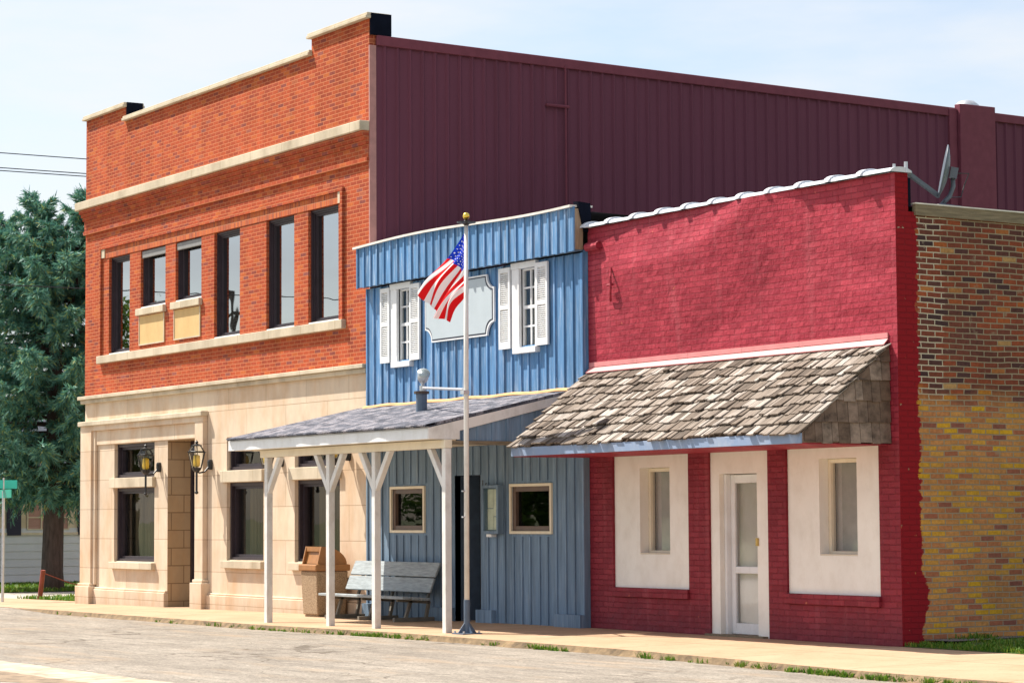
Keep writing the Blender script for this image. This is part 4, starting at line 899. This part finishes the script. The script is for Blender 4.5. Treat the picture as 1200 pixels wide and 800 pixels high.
fl = thing('flag', (FX, FY, 4.9), 'waving flag of red and white stripes with starred blue canton, on the pole', 'flag')
ctrl = {0: [(-6.545, 5.43), (-6.55, 4.95), (-6.56, 4.50)], 1: [(-7.06, 5.115), (-6.66, 4.90), (-6.62, 4.52)], 2: [(-7.87, 4.80), (-7.45, 4.39), (-7.06, 4.235)]}
def quad3(p, v): 
    return p[0] + (p[1] - p[0]) * v / .54 if v < .54 else p[1] + (p[2] - p[1]) * (v - .54) / .46
def flagpos(u, v):
    def row(r_):
        a, b, c = ctrl[r_]; k = v
        # quadratic through the three controls at v = 0, .54, 1
        l0 = (k - .54) * (k - 1) / (.54); l1 = k * (k - 1) / (.54 * -.46); l2 = k * (k - .54) / (.46)
        return (a[0] * l0 + b[0] * l1 + c[0] * l2, a[1] * l0 + b[1] * l1 + c[1] * l2)
    p0, p1, p2 = row(0), row(1), row(2)
    l0 = (u - .4) * (u - 1) / .4; l1 = u * (u - 1) / (.4 * -.6); l2 = u * (u - .4) / .6
    x = p0[0] * l0 + p1[0] * l1 + p2[0] * l2; z = p0[1] * l0 + p1[1] * l1 + p2[1] * l2
    y = FY + u ** .7 * (0.055 * math.sin(v * 11 + u * 3) + 0.035 * math.sin(v * 23 - u * 5)) + 0.05 * math.sin(u * 7) * u
    z += 0.018 * u * math.sin(v * 15 + 1) + .012 * math.sin(u * 9) * u
    return (x, y, z)
NU, NV = 110, 78; m = mb(); vs = [flagpos(i / NU, j / NV) for i in range(NU + 1) for j in range(NV + 1)]
faces = []; mats = []
for i in range(NU):
    for j in range(NV):
        u = (i + .5) / NU; v = (j + .5) / NV; faces.append((i * (NV + 1) + j, (i + 1) * (NV + 1) + j, (i + 1) * (NV + 1) + j + 1, i * (NV + 1) + j + 1))
        if u < .4 and v < 7 / 13:
            st = 0; cu_ = u / .4 * 12; cv = v / (7 / 13) * 10; iu, iv = round(cu_), round(cv)
            if 1 <= iu <= 11 and 1 <= iv <= 9 and (iu + iv) % 2 == 0 and ((cu_ - iu) * .0634) ** 2 + ((cv - iv) * .054) ** 2 < .0145 ** 2: st = 1
            mats.append(1 if st else 2)
        else: mats.append(0 if int(v * 13) % 2 == 0 else 1)
m.v = vs; m.f = faces; m.mi = mats
m.build('cloth', ['redcloth', 'whitecloth', 'bluecloth'], fl, smooth=True)

# ------------------------------------------------------------------ bench and litter bin
bz = walkz(-11.6, -.5)
bn = thing('bench', (-11.75, -.5, bz), 'weathered grey blue plank bench on metal frames under the porch', 'bench')
def plank(name, x0, x1, a, b, th):
    m = mb(); d = Vector((0, b[0] - a[0], b[1] - a[1])); n_ = Vector((0, -d.z, d.y)).normalized() * th
    A = Vector((0, a[0], a[1])); Bv = Vector((0, b[0], b[1]))
    p = []
    for q in (A, A + n_, Bv + n_, Bv): p.append(q)
    vs = [(x0, q.y, q.z) for q in p] + [(x1, q.y, q.z) for q in p]
    m.mesh(vs, [(0, 1, 2, 3), (7, 6, 5, 4), (0, 4, 5, 1), (1, 5, 6, 2), (2, 6, 7, 3), (3, 7, 4, 0)]); return m.build(name, 'benchwood', bn, bevel=.006)
BXa, BXb = -13.10, -10.38
plank('back_plank', BXa, BXb, (-.40, .40), (-.315, .615), .035); plank('back_plank', BXa, BXb, (-.308, .632), (-.21, .85), .035)
for k in range(3): m = mb(); m.box(BXa, BXb + .05, -.92 + k * .165, -.92 + k * .165 + .15, .315 - k * .012, .355 - k * .012); m.build('seat_plank', 'benchwood', bn, bevel=.006)
for x in (-12.85, -11.75, -10.62):
    z0 = walkz(x, -.5)
    m = mb(); m.bar((x, -.86, .30), (x, -.30, .26), .05, .05); m.bar((x, -.72, z0 + .03), (x, -.62, .29), .05, .045); m.bar((x, -.34, .27), (x, -.19, .80), .05, .035); m.bar((x, -.36, z0 + .03), (x, -.30, .27), .05, .045); m.bar((x, -.92, z0 + .03), (x, -.22, z0 + .03), .06, .06); m.build('frame', 'benchmetal', bn)
cz = walkz(-13.9, -.4)
cn = thing('litter_bin', (-13.9, -.35, cz), 'brown domed litter bin with pebbled concrete body beside the bench', 'litter bin')
m = mb(); cx0, cx1, cy0, cy1 = -14.20, -13.62, -.68, -.10
m.box(cx0 + .05, cx1 - .05, cy0 + .05, cy1 - .05, cz - .01, cz + .03)
m.hexa([(cx0 + .03, cy0 + .03, cz + .03), (cx1 - .03, cy0 + .03, cz + .03), (cx1 - .03, cy1 - .03, cz + .03), (cx0 + .03, cy1 - .03, cz + .03), (cx0, cy0, cz + .74), (cx1, cy0, cz + .74), (cx1, cy1, cz + .74), (cx0, cy1, cz + .74)]); m.build('body', 'aggregate', cn, bevel=.035, seg=3)
m = mb(); m.box(cx0 - .03, cx1 + .03, cy0 - .03, cy1 + .03, cz + .742, cz + .85); m.build('rim', 'canlid', cn, bevel=.02, seg=2)
m = mb(); prof = [(cy0 + .02, cz + .851), (cy0 + .09, cz + 1.14)] + [(cy0 + .09 + (cy1 - cy0 - .11) * math.sin(R(a)), cz + .851 + .289 * math.cos(R(a))) for a in (12, 24, 36, 48, 60, 72, 82, 90)]
for a, b in ((cx0 + .01, cx0 + .04), (cx1 - .04, cx1 - .01)): m.prism_x(a, b, prof)
pr = prof[1:]
for (y0, z0), (y1, z1) in zip(pr, pr[1:]): m.hexa([(cx0 + .04, y0, z0 - .02), (cx1 - .04, y0, z0 - .02), (cx1 - .04, y1, z1 - .02), (cx0 + .04, y1, z1 - .02), (cx0 + .04, y0, z0 - .002), (cx1 - .04, y0, z0 - .002), (cx1 - .04, y1, z1 - .002), (cx0 + .04, y1, z1 - .002)])
m.bar(((cx0 + cx1) / 2, cy0 + .10, cz + 1.12), ((cx0 + cx1) / 2, cy0 + .10, cz + 1.06), cx1 - cx0 - .09, .02, (0, 1, 0)); m.build('lid', 'canlid', cn)
m = mb(); m.hexa([(cx0 + .05, cy0 + .07, cz + .86), (cx1 - .05, cy0 + .07, cz + .86), (cx1 - .05, cy0 + .09, cz + .86), (cx0 + .05, cy0 + .09, cz + .86), (cx0 + .05, cy0 + .13, cz + 1.08), (cx1 - .05, cy0 + .13, cz + 1.08), (cx1 - .05, cy0 + .15, cz + 1.08), (cx0 + .05, cy0 + .15, cz + 1.08)]); m.build('flap', 'canlid', cn)

# ------------------------------------------------------------------ satellite dish
t = thing('satellite_dish', (-.2, .95, 5.22), 'grey satellite dish on a bent mast at the roof edge of the red shop', 'satellite dish')
m = mb(); m.hexa([(-.32, .78, 5.20), (-.08, .78, 5.20), (-.08, 1.45, 5.20), (-.32, 1.45, 5.20), (-.27, .84, 5.29), (-.13, .84, 5.29), (-.13, 1.15, 5.28), (-.27, 1.15, 5.28)]); m.build('foot', 'dish', t)
m = mb(); m.tube([(-.2, .90, 5.28), (-.2, 1.04, 5.40), (-.2, 1.10, 5.52), (-.2, 1.09, 5.66)], .028, 10); m.build('mast', 'dish', t, smooth=True)
m = mb(); axis = Vector((-.60, -.78, .2)).normalized(); c = Vector((-.22, .99, 5.70)); sid = axis.cross(Vector((0, 0, 1))).normalized(); u2 = sid.cross(axis)
vs = [tuple(c - axis * .05)]; rn, an = 5, 24
for r_ in range(1, rn + 1):
    for k in range(an):
        a = 2 * math.pi * k / an; rr = r_ / rn; vs.append(tuple(c + sid * (.26 * rr * math.cos(a)) + u2 * (.33 * rr * math.sin(a)) + axis * (.07 * rr * rr - .05)))
fs = [(0, 1 + k, 1 + (k + 1) % an) for k in range(an)] + [(1 + (r_ - 1) * an + k, 1 + r_ * an + k, 1 + r_ * an + (k + 1) % an, 1 + (r_ - 1) * an + (k + 1) % an) for r_ in range(1, rn) for k in range(an)]
m.mesh(vs, fs); d_ = m.build('reflector', 'dish', t, smooth=True); sm = d_.modifiers.new('thick', 'SOLIDIFY'); sm.thickness = .012
m = mb(); m.bar(c - axis * .06, c - axis * .15, .10, .13); m.build('mount', 'dish', t)
low = c - u2 * .31 + axis * .02; end = Vector((-.21, .40, 5.63)); 
m = mb(); m.bar(low, end, .04, .05); m.build('feed_arm', 'dish', t); m = mb(); m.tube([end + Vector((0, .02, 0)), end + Vector((.0, -.10, .03))], .045, 10); m.build('receiver', 'dish', t)
m = mb(); m.tube([c - axis * .12, c - axis * .2 + Vector((0, .12, .02)), (-.2, 1.28, 5.55), (-.2, 1.22, 5.40), (-.2, 1.0, 5.38), (-.15, .85, 5.26)], .007, 6); m.build('cable', 'black', t)

# ------------------------------------------------------------------ left background
hs = thing('house', (-47, 6, -.4), 'white lap sided house with cream window frames behind the spruce', 'house')
HXw = -46.0; m = mb()
z = -.45
while z < 1.15:
    m.prism_y(-2.0, 24.0, [(HXw - .2, z), (HXw + .02, z), (HXw + .002, z + .22), (HXw - .2, z + .22)]); z += .222
m.box(HXw - 8, HXw - .21, -2.0, 24, -.45, 3.2); m.build('wall', 'siding_white', hs)
B1('window_band', 'housecream', hs, (HXw - .2, HXw - .02, -2.0, 24, 1.16, 3.25), (HXw - .1, HXw + .06, -2.0, 24, 2.78, 3.02), (HXw - .1, HXw + .05, -2.0, 24, 1.13, 1.20))
y = 0.1
while y < 20:
    m = mb(); m.box(HXw - .03, HXw + .01, y, y + 1.28, 1.28, 2.70); w = m.build('window', 'pinkblind', hs)
    m = mb()
    for q in (0.0, .42, .84, 1.25): m.box(HXw + .011, HXw + .035, y + q, y + q + .035, 1.28, 2.70)
    for q in (1.28, 1.62, 2.0, 2.36, 2.67): m.box(HXw + .012, HXw + .032, y, y + 1.28, q, q + .03)
    m.build('muntins', 'housecream', w); y += 2.17
y = 1.66
while y < 20: B1('shutter', 'navy', hs, (HXw - .02, HXw + .06, y, y + .42, 1.12, 2.80)); y += 2.17
m = mb(); m.hexa([(HXw - 9, -3, 3.05), (HXw + .9, -3, 3.05), (HXw + .9, 25, 3.05), (HXw - 9, 25, 3.05), (HXw - 5, -3, 5.2), (HXw - 4, -3, 5.2), (HXw - 4, 25, 5.2), (HXw - 5, 25, 5.2)]); m.build('roof', 'houseroof', hs)
ss = thing('street_sign', (-28.0, -.72, -.2), 'street sign post with two green name blades at the corner', 'street sign')
m = mb(); m.tube([(-28, -.72, -.25), (-28, -.72, 2.17)], .032, 8); m.build('post', 'galv', ss)
m = mb(); m.hexa([(-28.55, -.74, 2.02), (-27.50, -.74, 2.02), (-27.50, -.72, 2.02), (-28.55, -.72, 2.02), (-28.55, -.74, 2.20), (-27.50, -.74, 2.20), (-27.50, -.72, 2.20), (-28.55, -.72, 2.20)]); m.build('name_blade', 'green_blade', ss)
m = mb(); m.box(-28.01, -27.99, -1.25, -.42, 2.22, 2.40); m.build('name_blade', 'teal_blade', ss); m = mb(); m.tube([(-28, -.72, 2.17), (-28, -.72, 2.45)], .018, 8); m.build('bracket', 'galv', ss)
bp = thing('barrier_post', (-30.2, .95, -.2), 'leaning rusty red barrier post with a slack rope at the side street', 'post')
m = mb(); m.tube([(-30.2, .95, -.25), (-30.1, .99, .44)], .055, 10); m.build('post', 'redpost', bp)
m = mb(); m.tube([(-30.1, .99, .38), (-30.0, 1.6, .14), (-30.0, 2.2, .02), (-30.0, 3.0, -.05)], .012, 6); m.build('rope', 'redpost', bp)
B1('kerb_stone', 'greywood', None, (-29.2, -28.6, 2.4, 2.9, -.22, -.08), bevel=.02); tag(bpy.data.objects['kerb_stone'], 'flat brown stone block lying on the grass by the building corner', 'stone')

# spruce
def needle_tree(loc, height, rfun, tips, seed, zlow, nbr):
    rnd = random.Random(seed)
    t = thing('spruce_tree', loc, 'large blue green spruce with drooping boughs behind the tall building', 'tree'); L0 = Vector(loc)
    m = mb(); m.tube([L0 + Vector((0, 0, -.3)), L0 + Vector((.0, 0, .5)), L0 + Vector((.03, .05, 3)), L0 + Vector((.1, 0, 7)), L0 + Vector((0, 0, height - .4))], [.36, .29, .25, .16, .03], 14)
    for tp in tips: m.tube([L0 + Vector((0, 0, tp[2] - 4.0)), L0 + Vector((tp[0] * .6, tp[1] * .6, tp[2] - 2.4)), L0 + Vector(tp)], [.10, .07, .012], 8)
    m.build('trunk', 'bark', t, smooth=True)
    m = mb(); lim = mb()
    def tuft(p, d, ln, n):
        side = d.cross(Vector((0, 0, 1)))
        side = side.normalized() if side.length > .01 else Vector((1, 0, 0)); uu = side.cross(d)
        for k in range(n):
            a = rnd.uniform(0, 6.283); q = p + d * ln * rnd.uniform(0, 1)
            r_ = (side * math.cos(a) + uu * math.sin(a)); dd = (d * .9 + r_ * .75).normalized(); e = q + dd * rnd.uniform(.10, .19); w = dd.cross(r_).normalized() * rnd.uniform(.011, .020)
            m.poly([q - w, q + w, e + w * .35, e - w * .35])
    def bough(root, ang, ln, rise, fat=1.0):
        h = Vector((math.cos(ang), math.sin(ang), 0)); N = max(4, int(ln / .22)); pts = []
        for k in range(N + 1):
            s_ = k / N; pts.append(root + h * (ln * s_) + Vector((0, 0, rise * s_ - (.55 * ln * .42) * s_ ** 2 + .22 * ln * s_ ** 3.2)))
        lim.tube(pts, [.045 * (1 - .8 * k / N) for k in range(N + 1)], 5, cap=False)
        for k in range(1, N + 1):
            s_ = k / N; p = pts[k]; d0 = (pts[k] - pts[k - 1]).normalized()
            if s_ < .18: continue
            tw = .26 + .5 * ln * .22 * (1 - s_)
            for sg in (-1, 1):
                for _ in range(2):
                    d = (d0 * rnd.uniform(.6, 1) + h.cross(Vector((0, 0, 1))) * sg * rnd.uniform(.5, 1.1) + Vector((0, 0, rnd.uniform(-.65, .02)))).normalized()
                    tuft(p, d, tw * rnd.uniform(.7, 1.2) * fat, 24)
            d = (d0 * .4 + Vector((rnd.uniform(-.3, .3), rnd.uniform(-.3, .3), -1))).normalized(); tuft(p, d, rnd.uniform(.3, .75), 26)
            tuft(p, d0, .25, 7)
    for i in range(nbr):
        z = zlow + (height - .6 - zlow) * ((i + rnd.random()) / nbr) ** 1.05; ang = i * 2.39996 + rnd.uniform(-.3, .3); ln = rfun(z) * rnd.uniform(.72, 1.1)
        bough(L0 + Vector((0, 0, z)), ang, ln, rnd.uniform(.0, .25) * ln * (1.4 if z > height * .7 else .6))
    for tp in tips:
        for i in range(26):
            f = i / 26; base = L0 + Vector((tp[0] * (.5 + .5 * f), tp[1] * (.5 + .5 * f), tp[2] - 2.6 * (1 - f)))
            bough(base, i * 2.4, .22 + 1.05 * (1 - f), .25 + .1 * rnd.random(), .8)
        tuft(L0 + Vector((tp[0], tp[1], tp[2] - .35)), Vector((0, 0, 1)), .45, 30)
    m.build('crown', 'needles', t, smooth='raw'); lim.build('boughs', 'bark', t, smooth=True)
needle_tree((-39.6, 4.9, -.28), 9.9, lambda z: lerp([(1.9, 1.7), (2.6, 2.7), (4.0, 3.3), (6.0, 3.1), (8.0, 2.2), (9.9, .5)], z), [(-.45, -.30, 10.25), (.75, .75, 10.35), (-1.55, -.95, 9.85)], 3, 2.35, 150)

# overhead wires (span from the poles across the street to beyond the buildings)
def wire(a, b, sagm, rad, label):
    a = Vector(a); b = Vector(b); pts = [a.lerp(b, k / 24) - Vector((0, 0, sagm * (1 - (2 * k / 24 - 1) ** 2))) for k in range(25)]
    m = mb(); m.tube(pts, rad, 5); return tag(m.build('overhead_wire', 'black', None), label, 'wire', 'overhead wires at the left')
wire((-60, -45, 14.75), (-60, 70, 15.0), .5, .018, 'thin overhead wire, topmost of three against the sky left of the tall building')
wire((-60, -45, 14.2), (-60, 70, 14.5), .5, .018, 'thin overhead wire, middle of the three left of the tall building')
wire((-60, -45, 14.1), (-60, 70, 14.4), .5, .018, 'thin overhead wire, lowest of the three left of the tall building')
wire((-36, -30, 7.6), (-36, 34, 7.7), .3, .014, 'thin grey wire crossing in front of the spruce crown')

# pole and trees across the street: seen only as reflections in the shop windows
def leafy(loc, h, r_, seed, label):
    rnd = random.Random(seed); t = thing('street_tree', loc, label, 'tree', 'trees across the street'); L0 = Vector(loc)
    m = mb(); m.tube([L0, L0 + Vector((.1, 0, h * .35)), L0 + Vector((0, .1, h * .8))], [.3, .22, .05], 10); m.build('trunk', 'bark', t, smooth=True)
    m = mb()
    cl = [(Vector((rnd.gauss(0, r_ * .5), rnd.gauss(0, r_ * .5), rnd.uniform(h * .3, h))), rnd.uniform(.8, 1.5)) for _ in range(34)]
    for c, cr_ in cl:
        for _ in range(120):
            p = L0 + c + Vector((rnd.gauss(0, 1), rnd.gauss(0, 1), rnd.gauss(0, .8))) * cr_ * .5; a = Vector((rnd.gauss(0, 1), rnd.gauss(0, 1), rnd.gauss(0, 1))).normalized(); b = a.orthogonal().normalized(); s_ = rnd.uniform(.12, .24)
            m.poly([p - a * s_, p + b * s_ * .6, p + a * s_, p - b * s_ * .6])
    m.build('crown', 'leaves', t, smooth='raw')
pl = thing('utility_pole', (-84.2, -31, -.7), 'wooden utility pole with crossarm across the street, seen reflected in an upper window', 'utility pole')
m = mb(); m.tube([(-84.2, -31, -.7), (-84.2, -31, 12.4)], [.13, .09], 10); m.build('pole', 'bark', pl); m = mb(); m.bar((-85.6, -31.3, 11.3), (-82.8, -30.7, 11.3), .12, .14); m.bar((-85.2, -31.2, 8.4), (-84.2, -31, 8.2), .1, .1); m.build('crossarm', 'bark', pl)
leafy((-97.5, -31.5, -.7), 14.0, 3.2, 71, 'tall leafy tree across the street, seen only as a reflection in the leftmost upper window')
for i, (x, y, h) in enumerate(((-72, -40, 8.5), (-62, -36, 6.0), (-55, -41, 5.0), (-84, -44, 7.5), (-48, -38, 5.5), (-66, -48, 6.5), (-78, -52, 7.0), (-92, -50, 7.0), (-42, -42, 5.5), (-58, -50, 6.0))):
    leafy((x, y, -.6), h, 3.0, 20 + i, 'leafy green tree across the street, seen only as a reflection in the windows')

# ------------------------------------------------------------------ weeds and grass (uncountable)
def tufts(name, spots, mat, hmin, hmax, label, n=9, wid=.006):
    m = mb()
    for x, y, z, sc in spots:
        for _ in range(n):
            a = random.uniform(0, 6.283); r_ = random.uniform(0, .05) * sc; h = random.uniform(hmin, hmax) * sc; b = Vector((x + r_ * math.cos(a), y + r_ * math.sin(a), z)); lean = Vector((math.cos(a), math.sin(a), 0)) * h * random.uniform(.2, .8); w = Vector((-math.sin(a), math.cos(a), 0)) * wid * random.uniform(.8, 1.6)
            t_ = b + lean + Vector((0, 0, h)); mid = b + lean * .35 + Vector((0, 0, h * .65)); m.mesh([b - w, b + w, mid + w * .8, mid - w * .8, t_], [(0, 1, 2, 3), (3, 2, 4)])
    o = m.build(name, mat, None, smooth='raw'); return tag(o, label, 'plants', None, 'stuff')
sp = []
for cx, n, spread in [(c_, max(2, int(n_ * .75)), s_) for c_, n_, s_ in ((-22, 4, 1.0), (-15.7, 12, .5), (-14.2, 5, .6), (-12.6, 14, .5), (-11.9, 10, .3), (-10.6, 16, .5), (-9.2, 16, .5), (-8.3, 60, .45), (-7.4, 40, .35), (-5.0, 14, .2), (-4.0, 45, .16), (-3.8, 20, .3), (-1.7, 14, .3), (-1.2, 12, .2), (-.4, 8, .3), (.9, 26, .25), (1.9, 60, .35), (2.5, 20, .3), (3.05, 50, .14), (3.8, 24, .3), (4.4, 40, .3))]:
    for _ in range(n):
        x = random.gauss(cx, spread); y = kerbY(x) - random.uniform(.0, .09); sp.append((x, y, roadz(x) - .005, random.uniform(.6, 1.25)))
tufts('kerb_weeds', sp, 'blades', .025, .075, 'green weeds sprouting along the foot of the kerb', 10, .007)
sp = []
for _ in range(9000):
    y = random.uniform(.0, 1) ** 1.5 * 7 + .03; x = random.uniform(.05, 9)
    if x < .55 - .25 * math.sin(y * 2) * .5 and y > .35 and random.random() < .85: continue
    sp.append((x, y - .02, .005 + .05 * min(1, y / .8), random.uniform(.7, 1.3)))
for _ in range(60): sp.append((random.uniform(.05, .25), random.gauss(1.05, .13), .03, random.uniform(1.4, 2.4)))
tufts('yard_grass', sp, 'blades', .025, .06, 'short green grass in the yard beside the old brick wall', 5, .006)
sp = [(random.uniform(-30.7, -25.4), random.uniform(.5, 8), zw(-28) - .04, 1) for _ in range(1500)] + [(random.uniform(-45.5, -38.4), random.uniform(-1.5, 10), zw(-41) - .04, 1.2) for _ in range(5000)]
tufts('corner_grass', sp, 'blades', .05, .12, 'bright grass strips by the side street and under the spruce', 5, .012)
m = mb(); vs = []
for k in range(41): y = .30 + k * .3; vs += [(.014, y, .075), (.42 + .1 * math.sin(y * 3), y, .075)]
m.mesh(vs, [(2 * k, 2 * k + 1, 2 * k + 3, 2 * k + 2) for k in range(40)]); tag(m.build('gravel_strip', 'gravelmat', None), None, None, None, 'structure')
